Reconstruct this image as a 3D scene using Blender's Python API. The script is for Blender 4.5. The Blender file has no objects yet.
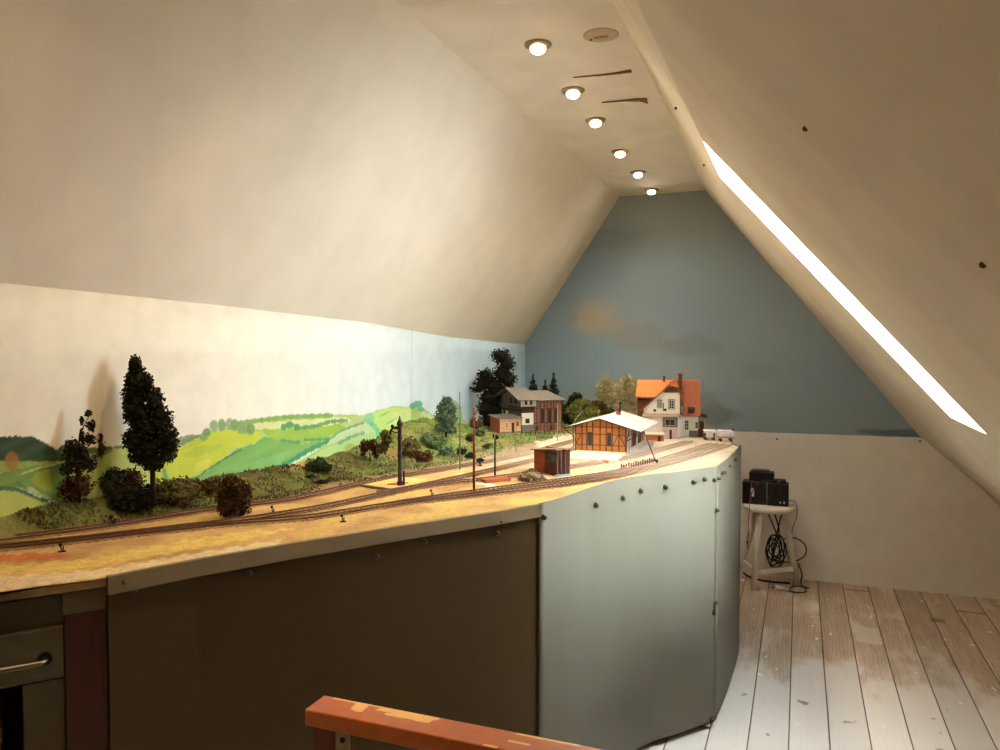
import bpy, bmesh, math, random
import numpy as np
from mathutils import Vector, Matrix, noise as mnoise
random.seed(7); rng = np.random.default_rng(7)
PI = math.pi
S = bpy.context.scene
COL = S.collection

# ------------------------------------------------------------------ camera
FPX = 770.0; HC = 1.45
ca = math.atan(300 / FPX); cp = math.atan(27 / FPX)
Fv = np.array([-math.sin(ca) * math.cos(cp), math.cos(ca) * math.cos(cp), -math.sin(cp)])
Rv = np.array([math.cos(ca), math.sin(ca), 0.0]); Uv = np.cross(Rv, Fv); Cv = np.array([0, 0, HC])
def ray(px, py): return Fv + Rv * (px - 500) / FPX - Uv * (py - 375) / FPX
def gz(px, py, z=.99):
    d = ray(px, py); return Cv + d * ((z - HC) / d[2])
def gx(px, py, x):
    d = ray(px, py); return Cv + d * (x / d[0])
def gy(px, py, y):
    d = ray(px, py); return Cv + d * (y / d[1])
def proj(P):
    v = np.asarray(P, float) - Cv; f = v @ Fv
    return 500 + FPX * (v @ Rv) / f, 375 - FPX * (v @ Uv) / f
cam = bpy.data.cameras.new('camera'); co = bpy.data.objects.new('camera', cam); COL.objects.link(co)
cam.sensor_width = 36; cam.lens = FPX / 1000 * 36; cam.clip_start = .02
M = Matrix.Identity(4)
for i in range(3):
    M[i][0] = Rv[i]; M[i][1] = Uv[i]; M[i][2] = -Fv[i]; M[i][3] = Cv[i]
co.matrix_world = M; S.camera = co
S.view_settings.view_transform = 'Standard'; S.view_settings.look = 'None'
S.view_settings.gamma = 1; S.view_settings.exposure = 0; S.view_settings.use_curve_mapping = False

# ------------------------------------------------------------------ materials
def lin(c):
    return tuple(((v / 255) / 12.92 if v / 255 <= .04045 else ((v / 255 + .055) / 1.055) ** 2.4) for v in c)
class NT:
    def __init__(s, m): s.t = m.node_tree; s.n = s.t.nodes; s.l = s.t.links
    def new(s, typ, **k):
        n = s.n.new(typ)
        for a, b in k.items(): setattr(n, a, b)
        return n
    def put(s, sock, v):
        if v is None: return
        if isinstance(v, bpy.types.NodeSocket): s.l.new(v, sock)
        elif hasattr(v, '__len__') and len(v) == 3 and sock.type == 'RGBA': sock.default_value = (*v, 1)
        else: sock.default_value = v
    def math(s, op, a, b=None, c=None, clamp=False):
        n = s.new('ShaderNodeMath', operation=op, use_clamp=clamp)
        for i, v in enumerate((a, b, c)):
            if v is not None: s.put(n.inputs[i], v)
        return n.outputs[0]
    def mix(s, f, a, b, blend='MIX'):
        n = s.new('ShaderNodeMix', data_type='RGBA', blend_type=blend)
        s.put(n.inputs[0], f); s.put(n.inputs[6], a); s.put(n.inputs[7], b); return n.outputs[2]
    def pos(s): return s.new('ShaderNodeTexCoord').outputs['Object']
    def sep(s, v):
        n = s.new('ShaderNodeSeparateXYZ'); s.l.new(v, n.inputs[0]); return n.outputs
    def comb(s, x, y, z):
        n = s.new('ShaderNodeCombineXYZ')
        for i, v in enumerate((x, y, z)): s.put(n.inputs[i], v)
        return n.outputs[0]
    def noise(s, vec, scale, detail=3, rough=.55):
        n = s.new('ShaderNodeTexNoise'); s.put(n.inputs['Vector'], vec)
        n.inputs['Scale'].default_value = scale; n.inputs['Detail'].default_value = detail; n.inputs['Roughness'].default_value = rough
        return n.outputs[0]
    def ramp(s, f, a, b, smooth=True):
        n = s.new('ShaderNodeMapRange', interpolation_type='SMOOTHSTEP' if smooth else 'LINEAR')
        s.put(n.inputs[0], f); n.inputs[1].default_value = a; n.inputs[2].default_value = b; return n.outputs[0]
def newmat(name):
    m = bpy.data.materials.new(name); m.use_nodes = True; t = NT(m)
    return m, t, t.n['Principled BSDF']
def mat(name, col, rough=.7, var=.12, scale=60, bump=0, metal=0, spec=.3, col2=None, stretch=None):
    m, t, b = newmat(name)
    v = t.pos()
    if stretch:
        mp = t.new('ShaderNodeMapping'); t.l.new(v, mp.inputs[0]); mp.inputs['Scale'].default_value = stretch; v = mp.outputs[0]
    f = t.noise(v, scale, 4)
    c = lin(col)
    if col2 is None: a, d = tuple(x * (1 - var) for x in c), tuple(min(1, x * (1 + var)) for x in c)
    else: a, d = c, lin(col2)
    t.put(b.inputs['Base Color'], t.mix(t.ramp(f, .3, .7), a, d))
    b.inputs['Roughness'].default_value = rough; b.inputs['Metallic'].default_value = metal
    b.inputs['Specular IOR Level'].default_value = spec
    if bump:
        bn = t.new('ShaderNodeBump'); bn.inputs['Strength'].default_value = bump; bn.inputs['Distance'].default_value = .003
        t.l.new(f, bn.inputs['Height']); t.l.new(bn.outputs[0], b.inputs['Normal'])
    return m
def emit(name, col, st):
    m = bpy.data.materials.new(name); m.use_nodes = True; t = NT(m); t.n.clear()
    e = t.new('ShaderNodeEmission'); e.inputs[0].default_value = (*lin(col), 1); e.inputs[1].default_value = st
    o = t.new('ShaderNodeOutputMaterial'); t.l.new(e.outputs[0], o.inputs[0]); return m
def vcmat(name, rough=.9, nscale=200, namt=.25, bump=.3, nscale2=30, namt2=.15):
    m, t, b = newmat(name)
    a = t.new('ShaderNodeVertexColor', layer_name='Col')
    f = t.ramp(t.noise(t.pos(), nscale, 3), .3, .7); g = t.ramp(t.noise(t.pos(), nscale2, 4), .3, .7)
    k = t.math('ADD', t.math('MULTIPLY', f, namt * 2), t.math('MULTIPLY_ADD', g, namt2 * 2, 1 - namt - namt2))
    t.put(b.inputs['Base Color'], t.mix(1.0, a.outputs[0], t.comb(k, k, k), 'MULTIPLY'))
    b.inputs['Roughness'].default_value = rough; b.inputs['Specular IOR Level'].default_value = .15
    if bump:
        bn = t.new('ShaderNodeBump'); bn.inputs['Strength'].default_value = bump; bn.inputs['Distance'].default_value = .002
        t.l.new(f, bn.inputs['Height']); t.l.new(bn.outputs[0], b.inputs['Normal'])
    return m
def leafmat(name, col, col2):
    m, t, b = newmat(name)
    f = t.noise(t.pos(), 55, 2)
    t.put(b.inputs['Base Color'], t.mix(t.ramp(f, .3, .7), lin(col), lin(col2)))
    b.inputs['Roughness'].default_value = .8; b.inputs['Specular IOR Level'].default_value = .1
    return m

# ------------------------------------------------------------------ mesh kit
class MB:
    def __init__(s): s.v = []; s.f = []
    def add(s, v, f):
        k = len(s.v); s.v += [tuple(p) for p in v]; s.f += [tuple(i + k for i in q) for q in f]; return s
    def box(s, x0, x1, y0, y1, z0, z1):
        return s.add([(x0, y0, z0), (x1, y0, z0), (x1, y1, z0), (x0, y1, z0), (x0, y0, z1), (x1, y0, z1), (x1, y1, z1), (x0, y1, z1)],
                     [(0, 3, 2, 1), (4, 5, 6, 7), (0, 1, 5, 4), (1, 2, 6, 5), (2, 3, 7, 6), (3, 0, 4, 7)])
    def prism(s, poly, a, b, axis='y'):       # poly of 2d points extruded from a to b on axis
        n = len(poly)
        def P(p, t): return {'y': (p[0], t, p[1]), 'x': (t, p[0], p[1]), 'z': (p[0], p[1], t)}[axis]
        v = [P(p, a) for p in poly] + [P(p, b) for p in poly]
        f = [tuple(range(n)), tuple(range(2 * n - 1, n - 1, -1))] + [(i, i + n, (i + 1) % n + n, (i + 1) % n) for i in range(n)]
        return s.add(v, f)
    def slab(s, q, th):                       # four corner points, thickened downward along the normal
        q = [Vector(p) for p in q]; n = (q[1] - q[0]).cross(q[2] - q[0]).normalized() * th
        if n.z > 0: n = -n
        return s.add([*q, *[p + n for p in q]], [(0, 1, 2, 3), (7, 6, 5, 4), (0, 4, 5, 1), (1, 5, 6, 2), (2, 6, 7, 3), (3, 7, 4, 0)])
    def bar(s, a, b, w, h=None):              # rectangular bar from a to b
        a, b = Vector(a), Vector(b); h = h or w; d = (b - a).normalized()
        up = Vector((0, 0, 1)) if abs(d.z) < .95 else Vector((0, 1, 0))
        x = d.cross(up).normalized() * w / 2; y = x.cross(d).normalized() * h / 2
        v = [p + sx * x + sy * y for p in (a, b) for sx, sy in ((-1, -1), (1, -1), (1, 1), (-1, 1))]
        return s.add(v, [(0, 1, 2, 3), (7, 6, 5, 4), (0, 4, 5, 1), (1, 5, 6, 2), (2, 6, 7, 3), (3, 7, 4, 0)])
    def tube(s, pts, r, n=10, cap=True):
        pts = [Vector(p) for p in pts]; rr = r if hasattr(r, '__len__') else [r] * len(pts)
        k = len(s.v); px = None; rings = []
        for i, p in enumerate(pts):
            d = (pts[min(i + 1, len(pts) - 1)] - pts[max(i - 1, 0)]).normalized()
            if px is None:
                up = Vector((0, 0, 1)) if abs(d.z) < .9 else Vector((1, 0, 0)); px = d.cross(up).normalized()
            else:
                px = (px - d * px.dot(d)).normalized()
            py = d.cross(px)
            rings.append([p + (px * math.cos(2 * PI * j / n) + py * math.sin(2 * PI * j / n)) * rr[i] for j in range(n)])
        v = [q for R_ in rings for q in R_]; f = []
        for i in range(len(pts) - 1):
            for j in range(n):
                f.append((i * n + j, i * n + (j + 1) % n, (i + 1) * n + (j + 1) % n, (i + 1) * n + j))
        if cap: f += [tuple(range(n - 1, -1, -1)), tuple(range((len(pts) - 1) * n, len(pts) * n))]
        return s.add(v, f)
    def lathe(s, prof, c=(0, 0, 0), n=20, closed=False):   # profile (r, z)
        v = [(c[0] + r * math.cos(2 * PI * j / n), c[1] + r * math.sin(2 * PI * j / n), c[2] + z) for r, z in prof for j in range(n)]
        f = []; m = len(prof)
        for i in range(m if closed else m - 1):
            for j in range(n):
                i2 = (i + 1) % m
                f.append((i * n + j, i * n + (j + 1) % n, i2 * n + (j + 1) % n, i2 * n + j))
        if not closed: f += [tuple(range(n - 1, -1, -1)), tuple(range((m - 1) * n, m * n))]
        return s.add(v, f)
    def ball(s, c, r, n=10, m=7, j=0):
        rx, ry, rz = r if hasattr(r, '__len__') else (r, r, r)
        v = []; f = []
        for i in range(m + 1):
            t = PI * i / m
            for k in range(n):
                q = 1 + random.uniform(-j, j)
                v.append((c[0] + rx * math.sin(t) * math.cos(2 * PI * k / n) * q, c[1] + ry * math.sin(t) * math.sin(2 * PI * k / n) * q, c[2] + rz * math.cos(t) * q))
        for i in range(m):
            for k in range(n): f.append((i * n + k, (i + 1) * n + k, (i + 1) * n + (k + 1) % n, i * n + (k + 1) % n))
        return s.add(v, f)
    def build(s, name, m, parent=None, smooth=False, bevel=0):
        me = bpy.data.meshes.new(name); me.from_pydata(s.v, [], s.f); me.validate()
        bm = bmesh.new(); bm.from_mesh(me); bmesh.ops.recalc_face_normals(bm, faces=bm.faces); bm.to_mesh(me); bm.free()
        if smooth: me.polygons.foreach_set('use_smooth', [True] * len(me.polygons))
        o = bpy.data.objects.new(name, me); COL.objects.link(o)
        if m is not None: me.materials.append(m)
        if parent is not None: o.parent = parent
        if bevel:
            b = o.modifiers.new('bevel', 'BEVEL'); b.width = bevel; b.segments = 2; b.limit_method = 'ANGLE'
        return o
def tag(o, label=None, cat=None, group=None, kind=None):
    for k, v in (('label', label), ('category', cat), ('group', group), ('kind', kind)):
        if v: o[k] = v
    return o
def thing(name, label, cat, loc=(0, 0, 0), rz=0, group=None):
    o = bpy.data.objects.new(name, None); COL.objects.link(o); o.empty_display_size = .02
    o.location = tuple(float(x) for x in loc); o.rotation_euler = (0, 0, rz)
    return tag(o, label, cat, group)
def dup(root, loc, rz=None, label=None, group=None, scale=None):
    r = root.copy(); COL.objects.link(r); r.location = tuple(float(x) for x in loc)
    if rz is not None: r.rotation_euler = (0, 0, rz)
    if scale: r.scale = scale
    if label: r['label'] = label
    if group: r['group'] = group
    for ch in list(root.children):
        c = ch.copy(); COL.objects.link(c); c.parent = r
        for g in list(ch.children):
            d = g.copy(); COL.objects.link(d); d.parent = c
    return r

# ------------------------------------------------------------------ room
YW = 5.14; YB = -1.6; ZC = 2.465
plaster = mat('plaster_paint', (222, 214, 198), .85, .04, 5, .12)
plasterR = mat('plaster_paint_slope', (212, 198, 174), .85, .05, 4, .15)
ceilm = mat('ceiling_paint', (228, 220, 208), .85, .05, 6, .12)

# floor of old painted boards
fm, t, b = newmat('floor_boards')
x, y, z = t.sep(t.pos())[:3]
u = t.math('DIVIDE', t.math('ADD', x, .0215), .1405)
cell = t.math('FLOOR', u); fr = t.math('FRACT', u)
wn = t.new('ShaderNodeTexWhiteNoise', noise_dimensions='1D'); t.l.new(cell, wn.inputs['W'])
rnd = wn.outputs[0]
yo = t.math('MULTIPLY_ADD', rnd, 7.3, y)
gv = t.comb(t.math('MULTIPLY', x, 9.0), yo, rnd)
grain = t.noise(gv, 3.2, 6, .65)
rings = t.new('ShaderNodeTexWave', wave_type='BANDS', bands_direction='X'); t.l.new(t.comb(t.math('MULTIPLY', x, 2.2), t.math('MULTIPLY', yo, .22), rnd), rings.inputs['Vector'])
rings.inputs['Scale'].default_value = 9; rings.inputs['Distortion'].default_value = 9; rings.inputs['Detail'].default_value = 3; rings.inputs['Detail Scale'].default_value = 1.3
base = t.mix(t.ramp(grain, .35, .65), lin((186, 164, 138)), lin((202, 182, 158)))
base = t.mix(t.math('MULTIPLY', t.ramp(rings.outputs[0], .72, .95), .28), base, lin((128, 98, 70)))
# worn white paint, whiter nearer the camera where skylight daylight is painted in
pn = t.noise(t.comb(t.math('MULTIPLY', x, 2.0), t.math('MULTIPLY', yo, .8), 0.0), 2.2, 6, .6)
edge = t.math('ADD', pn, t.math('MULTIPLY', t.ramp(y, 4.1, 3.3), .33))
base = t.mix(t.math('MULTIPLY', t.ramp(edge, .50, .72), .8), base, lin((236, 230, 222)))
tint = t.math('MULTIPLY_ADD', rnd, .22, .88)
base = t.mix(1.0, base, t.comb(tint, tint, tint), 'MULTIPLY')
sp = t.noise(t.comb(t.math('MULTIPLY', x, 1.0), t.math('MULTIPLY', y, .55), 3.0), 17, 2, .5)
base = t.mix(t.ramp(sp, .70, .72), base, lin((240, 238, 232)))
sp2 = t.noise(t.comb(x, t.math('MULTIPLY', y, .7), 9.0), 13, 2, .5)
base = t.mix(t.math('MULTIPLY', t.ramp(sp2, .70, .76), .7), base, lin((90, 70, 55)))
def patch(bs, cx, cy, rx, ry, colr, amt):
    nn = t.noise(t.comb(x, y, 1.0), 11, 3)
    dx = t.math('DIVIDE', t.math('SUBTRACT', x, cx), rx); dy = t.math('DIVIDE', t.math('SUBTRACT', y, cy), ry)
    d = t.math('ADD', t.math('MAXIMUM', t.math('ABSOLUTE', dx), t.math('ABSOLUTE', dy)), t.math('MULTIPLY_ADD', nn, 1.2, -.6))
    return t.mix(t.math('MULTIPLY', t.ramp(d, 1.05, .9), amt), bs, colr)
base = patch(base, .335, 4.25, .06, .13, lin((225, 220, 210)), .7)
base = patch(base, .70, 4.62, .04, .035, lin((100, 84, 70)), .6)
gap = t.math('MULTIPLY', t.ramp(fr, .004, .034), t.ramp(fr, 1.0, .98))
jt = t.math('FRACT', t.math('DIVIDE', t.math('MULTIPLY_ADD', rnd, 5.0, y), 6.3))
gap2 = t.math('MULTIPLY', gap, t.ramp(t.math('ABSOLUTE', t.math('SUBTRACT', jt, .5)), .0, .002))
base = t.mix(gap2, lin((52, 36, 26)), base)
t.put(b.inputs['Base Color'], base); b.inputs['Roughness'].default_value = .55; b.inputs['Specular IOR Level'].default_value = .35
bn = t.new('ShaderNodeBump'); bn.inputs['Strength'].default_value = .6; bn.inputs['Distance'].default_value = .004
t.l.new(t.math('ADD', gap2, t.math('MULTIPLY', grain, .12)), bn.inputs['Height']); t.l.new(bn.outputs[0], b.inputs['Normal'])
tag(MB().box(-2.3, 1.9, YB - .1, YW + .1, -.06, 0).build('floor', fm), kind='structure')

# far wall: blue grey painted sky above a pale wall
wm, t, b = newmat('wall_painted_sky')
x, y, z = t.sep(t.pos())[:3]
n1 = t.noise(t.pos(), 1.6, 5); n2 = t.noise(t.pos(), 7, 5, .65)
sky = t.mix(t.ramp(n1, .3, .7), lin((140, 166, 180)), lin((152, 170, 180)))
sky = t.mix(t.ramp(z, 1.25, 1.0), sky, lin((140, 162, 168)))
sky = t.mix(t.math('MULTIPLY', t.ramp(x, -1.2, .1), .45), sky, lin((142, 152, 152)))
sky = t.mix(t.math('MULTIPLY', t.ramp(z, 1.9, 2.45), .45), sky, lin((158, 158, 150)))
def blob(bs, cx, cz, rx, rz_, colr, amt, nz=1.6):
    dx = t.math('DIVIDE', t.math('SUBTRACT', x, cx), rx); dz = t.math('DIVIDE', t.math('SUBTRACT', z, cz), rz_)
    d = t.math('SQRT', t.math('ADD', t.math('MULTIPLY', dx, dx), t.math('MULTIPLY', dz, dz)))
    d = t.math('ADD', d, t.math('MULTIPLY_ADD', n2, nz, -nz / 2))
    return t.mix(t.math('MULTIPLY', t.ramp(d, 1.1, .45), amt), bs, colr)
for px_, py_, rx, rz_, c_, a_ in ((594, 318, .20, .14, (182, 176, 156), .85), (612, 328, .16, .10, (164, 162, 150), .5), (640, 338, .22, .11, (150, 150, 140), .5),
                                  (573, 318, .05, .05, (160, 154, 138), .5), (690, 345, .25, .09, (128, 140, 140), .5), (600, 240, .4, .1, (124, 138, 138), .35),
                                  (715, 415, .18, .08, (96, 100, 84), .55), (760, 372, .14, .07, (112, 138, 142), .25), (700, 400, .14, .06, (112, 118, 104), .4),
                                  (895, 433, .22, .03, (84, 104, 108), .9), (555, 412, .12, .09, (92, 100, 92), .4)):
    P = gy(px_, py_, YW); sky = blob(sky, P[0], P[2], rx, rz_, lin(c_), a_)
white = t.mix(t.ramp(n2, .3, .7), lin((224, 216, 202)), lin((232, 225, 212)))
zz = t.math('MULTIPLY_ADD', t.noise(t.comb(x, 0.0, 0.0), 9, 2), .012, .911)
zz = t.math('MULTIPLY_ADD', x, .004, zz)
k = t.math('GREATER_THAN', z, zz)
t.put(b.inputs['Base Color'], t.mix(k, white, sky)); b.inputs['Roughness'].default_value = .8
tag(MB().box(-2.3, 1.9, YW, YW + .1, 0, 2.7).build('wall_far', wm), kind='structure')
tag(MB().box(-2.3, 1.9, YB - .1, YB, 0, 2.7).build('wall_near', plaster), kind='structure')

# ceiling
cl = MB(); ys = [YB, 1, 2, 2.8, 3.6, 4.4, YW]
xl = lambda y: -1.10 - .008 * max(0, y - 0)
def xr(y): return -.53 - .054 * max(0, (y - 2.8) / (YW - 2.8))
v = []; f = []
for i, y_ in enumerate(ys): v += [(xl(y_) - .02, y_, ZC), (xr(y_) + .04, y_, ZC), (xl(y_) - .02, y_, ZC + .08), (xr(y_) + .04, y_, ZC + .08)]
for i in range(len(ys) - 1):
    a = i * 4; f += [(a, a + 1, a + 5, a + 4), (a + 2, a + 6, a + 7, a + 3)]
cl.add(v, f); ceil = tag(cl.build('ceiling', ceilm), kind='structure')
# torn paint seams in the ceiling
crk = mat('torn_seam', (120, 86, 50), .9, .3, 90)
for pts in (((573, 77), (600, 74.3), (615, 72.4), (631, 69.4), (632, 71.6), (615, 73.6), (600, 75)),
            ((602, 102), (625, 99.6), (636, 98.2), (647, 98), (648, 103), (640, 100.8), (625, 100.6))):
    m_ = MB(); q = [gz(p[0], p[1], ZC - .002) for p in pts]
    m_.add([tuple(p) for p in q] + [(p[0], p[1], p[2] - .004) for p in q], [tuple(range(7)), tuple(range(13, 6, -1))] + [(i, (i + 1) % 7, (i + 1) % 7 + 7, i + 7) for i in range(7)])
    m_.build('torn_paint_seam', crk, ceil)
# left sloping ceiling
def xs_left(z): return -1.813 + (z - 1.471) / 1.480
v = []; f = []
for i, y_ in enumerate(ys):
    v += [(xl(y_), y_, ZC), (xs_left(1.471) + .0, y_, 1.471), (-2.2, y_, 1.471 - .387 * 1.48), (-2.2, y_, 0)]
for i in range(len(ys) - 1):
    a = i * 4
    for j in range(3): f.append((a + j, a + j + 1, a + 5 + j, a + 4 + j))
lo = MB().add(v, f).build('wall_left', plaster); tag(lo, kind='structure')
so = lo.modifiers.new('thick', 'SOLIDIFY'); so.thickness = .08; so.offset = 1

# right sloping ceiling, skylight opening with deep reveals
zr = [ZC, 2.25, 2.05, 1.2255, .93, .56, .25, 0]
near_x = [-.53, -.392, -.271, .4535, .70, 1.08, 1.4, 1.7]
far_x = [-.584, -.41, -.247, .424, .665, 1.08, 1.4, 1.7]
SY0, SY1 = 2.30, 2.82
yr = [YB, -.2, 1.2, SY0, SY1, 3.3, 3.9, 4.5, YW]
def xslope(j, y_):
    k = min(1, max(0, (y_ - SY1) / (YW - SY1))); return near_x[j] * (1 - k) + far_x[j] * k
v = [(xslope(j, y_), y_, zr[j]) for y_ in yr for j in range(len(zr))]; f = []
nz = len(zr)
for i in range(len(yr) - 1):
    for j in range(nz - 1):
        if j == 2 and yr[i] == SY0: continue
        a = i * nz + j; f.append((a, a + 1, a + 1 + nz, a + nz))
MB().add(v, f).build('wall_right', plasterR); wr = bpy.data.objects['wall_right']; tag(wr, kind='structure')
revm = mat('reveal_paint', (228, 230, 230), .6, .02, 8)
glass, t, b = newmat('window_glass'); b.inputs['Transmission Weight'].default_value = 1; b.inputs['Roughness'].default_value = 0; b.inputs['IOR'].default_value = 1.01
b.inputs['Base Color'].default_value = (1, 1, 1, 1)
frm = mat('window_frame_paint', (225, 228, 228), .5, .03, 20)
nrm = Vector((.8235, 0, .7245)).normalized()
P0 = Vector((-.271, 0, 2.05)); P1 = Vector((.4535, 0, 1.2255)); D = .30
for wi, (a, bb) in enumerate(((SY0, SY1),)):
    m_ = MB(); ins = [Vector((p.x, y_, p.z)) for p, y_ in ((P0, a), (P1, a), (P1, bb), (P0, bb))]
    out = [p + nrm * D for p in ins]
    m_.add(ins + out, [(0, 1, 5, 4), (1, 2, 6, 5), (2, 3, 7, 6), (3, 0, 4, 7)])
    w = tag(m_.build('window_%d' % (wi + 1), revm), kind='structure')
    so = w.modifiers.new('thick', 'SOLIDIFY'); so.thickness = .006; so.offset = 0
    fb = MB(); c = sum(out, Vector()) / 4
    for i in range(4): fb.bar(out[i] * .97 + c * .03, out[(i + 1) % 4] * .97 + c * .03, .045, .05)
    fo = fb.build('window_frame', frm, w); gl = MB().slab([p * .98 + c * .02 for p in out], .004).build('window_pane', glass, w)
    # sky portal for this window
    L = bpy.data.lights.new('sky_portal', 'AREA'); L.shape = 'RECTANGLE'; L.size = 1.1; L.size_y = bb - a
    L.cycles.is_portal = True
    lo_ = bpy.data.objects.new('sky_portal', L); COL.objects.link(lo_)
    lo_.location = c + nrm * .04
    xa = (P1 - P0).normalized(); ya = Vector((0, 1, 0)); za = xa.cross(ya)
    if za.dot(nrm) < 0: xa = -xa; za = xa.cross(ya)
    mm = Matrix.Identity(4)
    for i in range(3): mm[i][0] = xa[i]; mm[i][1] = ya[i]; mm[i][2] = za[i]
    mm.translation = lo_.location; lo_.matrix_world = mm
# small filled screw holes
scr = mat('screw_hole', (96, 72, 48), .9)
for q in ((676, 108), (806, 128), (984, 264), (704, 165)):
    d = ray(*q); tt = None
    N = np.array([nrm.x, 0, nrm.z]); tt = np.dot(np.array(P0) - Cv, N) / np.dot(d, N); P = Cv + d * tt
    MB().ball(P - N * .001, .004).build('screw_hole', scr, wr)
for q in ((777, 439), (920, 441)):
    P = gy(*q, YW); MB().tube([P, P - np.array([0, .012, 0])], .006, 8).build('screw_hook', scr, bpy.data.objects['wall_far'])

# ------------------------------------------------------------------ backdrop board with a painted landscape
ytab = [-.8, 0, .7, 1.243, 1.519, 1.89, 2.416, 2.851, 3.339, 3.839, 4.634, YW]
xtop = [-1.66, -1.70, -1.715, -1.723, -1.727, -1.733, -1.744, -1.752, -1.771, -1.790, -1.805, -1.813]
def x_bd(y_): return np.interp(y_, ytab, xtop)
def x_bdz(y_, z_): return x_bd(y_) - .085 * max(0., min(1., (1.9 - y_) / .7)) * max(0., min(1., (1.6 - z_) / .6))
ysb = np.concatenate([np.arange(-.8, 1.1, .1), np.arange(1.1, 3.0, .0036), np.arange(3.0, YW - .002, .006), [YW - .002]])
rows = np.concatenate([[.80, .9], np.arange(.95, 1.30, .0032), np.linspace(1.31, 1.0, 2)[:1], [1.34, 1.38, 1.42]])
nr = len(rows) + 1
V = np.zeros((len(ysb), nr, 3))
for i, y_ in enumerate(ysb):
    zt = 1.471 + (x_bd(y_) + 1.813) * 1.48 + .006
    zr_ = np.concatenate([rows, [zt]])
    V[i, :, 0] = [x_bdz(y_, q) for q in zr_]; V[i, :, 1] = y_; V[i, :, 2] = zr_
W = V.reshape(-1, 3) - Cv; fw = W @ Fv
PX = np.where(fw > .1, 500 + FPX * (W @ Rv) / np.maximum(fw, .1), -500); PY = 375 - FPX * (W @ Uv) / np.maximum(fw, .1)
wob = lambda s, a: a * (np.sin(PX / s + 1.3 * np.sin(PY / s * 1.7)) + .6 * np.sin(PX / s * 2.7 + PY / s * 1.9 + 1))
WX = PX + wob(3.1, .45); WY = PY + wob(2.3, .4)
Yc = V.reshape(-1, 3)[:, 1]; Zc_ = V.reshape(-1, 3)[:, 2]
def L3(c): return np.array(lin(c))
colr = np.zeros((len(PX), 3))
ff = np.clip((PX - 250) / 250, 0, 1)[:, None]
colr[:] = L3((232, 230, 216)) * (1 - ff) + L3((186, 216, 234)) * ff
def inpoly(poly, X, Y):
    r = np.zeros(len(X), bool); n = len(poly)
    for i in range(n):
        x1, y1 = poly[i]; x2, y2 = poly[(i + 1) % n]
        if y1 == y2: continue
        c = ((Y < y1) != (Y < y2)) & (X < (x2 - x1) * (Y - y1) / (y2 - y1) + x1); r ^= c
    return r
def fillp(c, poly, amt=1., var=.08):
    k = inpoly(poly, WX, WY); w = amt * (1 - var + var * np.sin(PX / 5.1 + PY / 2.7 + len(poly)))[:, None]
    colr[k] = colr[k] * (1 - w[k]) + L3(c) * w[k]
def stroke(c, pts, w, amt=1., bumpy=0.):
    for (x1, y1), (x2, y2) in zip(pts[:-1], pts[1:]):
        dx, dy = x2 - x1, y2 - y1; tt = np.clip(((PX - x1) * dx + (PY - y1) * dy) / (dx * dx + dy * dy), 0, 1)
        d = np.hypot(PX - x1 - tt * dx, PY - y1 - tt * dy)
        ww = w * (1 + bumpy * np.sin(PX * 1.5) * np.sin(PX * .63 + 1))
        k = d < ww; colr[k] = colr[k] * (1 - amt) + L3(c) * amt
def dab(c, x, y, rx, ry, amt=1.):
    d = ((PX - x) / rx) ** 2 + ((PY - y) / ry) ** 2 + .25 * np.sin(PX * 2.1 + x) * np.sin(PY * 1.9)
    w = np.clip((1.15 - d) / .35, 0, 1)[:, None] * amt; colr[:] = colr * (1 - w) + L3(c) * w
# whole landscape under the skyline
fillp((176, 196, 104), [(-700, 460), (-100, 440), (0, 452), (75, 449), (112, 446), (180, 440), (200, 434), (238, 424), (290, 417), (328, 414), (362, 415), (375, 411), (392, 406), (410, 407),
                        (417, 405), (424, 409), (432, 414), (446, 416), (452, 414), (462, 418), (468, 425), (475, 440), (475, 560), (-700, 800)])
fillp((112, 140, 100), [(112, 447), (135, 443), (165, 445), (180, 436), (200, 434), (205, 440), (180, 452), (130, 452)])
fillp((52, 78, 48), [(-400, 440), (-100, 436), (0, 437), (8, 436), (20, 436), (33, 437), (42, 441), (50, 446), (60, 452), (68, 457), (76, 460), (40, 462), (0, 461), (-400, 470)], 1., .02)
fillp((70, 122, 66), [(55, 450), (60, 446), (66, 444), (72, 444.5), (84, 448), (112, 446), (112, 452), (90, 454), (70, 457)])
fillp((150, 172, 84), [(-300, 462), (0, 461), (60, 461), (52, 466), (20, 472), (0, 474), (-300, 480)])
fillp((112, 146, 66), [(-300, 475), (0, 473), (30, 466), (68, 461), (68, 495), (52, 500), (30, 487), (-300, 487)])
fillp((160, 176, 60), [(36, 472), (60, 466), (66, 480), (50, 492), (38, 488), (30, 480)], .8)
fillp((92, 138, 72), [(48, 465), (68, 461), (72, 480), (62, 495), (52, 490)], .8)
fillp((190, 196, 96), [(-300, 492), (0, 490), (14, 489), (28, 494), (50, 503), (0, 530), (-300, 560)])
stroke((44, 104, 84), [(-60, 487), (0, 488), (16, 489), (30, 495), (42, 500), (56, 502)], 2.0, .9)
stroke((44, 104, 84), [(16, 482), (30, 492), (42, 498)], 1.2, .7)
stroke((214, 222, 190), [(27, 491), (40, 497)], .8, .9); stroke((214, 222, 190), [(48, 501), (55, 501.5)], .8, .9)
stroke((196, 206, 120), [(20, 474), (40, 467), (60, 463)], .9, .8)
fillp((198, 204, 112), [(108, 449), (130, 448), (150, 455), (160, 470), (150, 495), (120, 480), (110, 465)])
fillp((176, 198, 96), [(68, 457), (108, 450), (112, 470), (100, 490), (66, 490)], .9)
stroke((92, 138, 72), [(80, 462), (96, 456), (110, 450)], 2, .8)
dab((164, 116, 64), 11, 461, 7, 10, .85)
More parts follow.
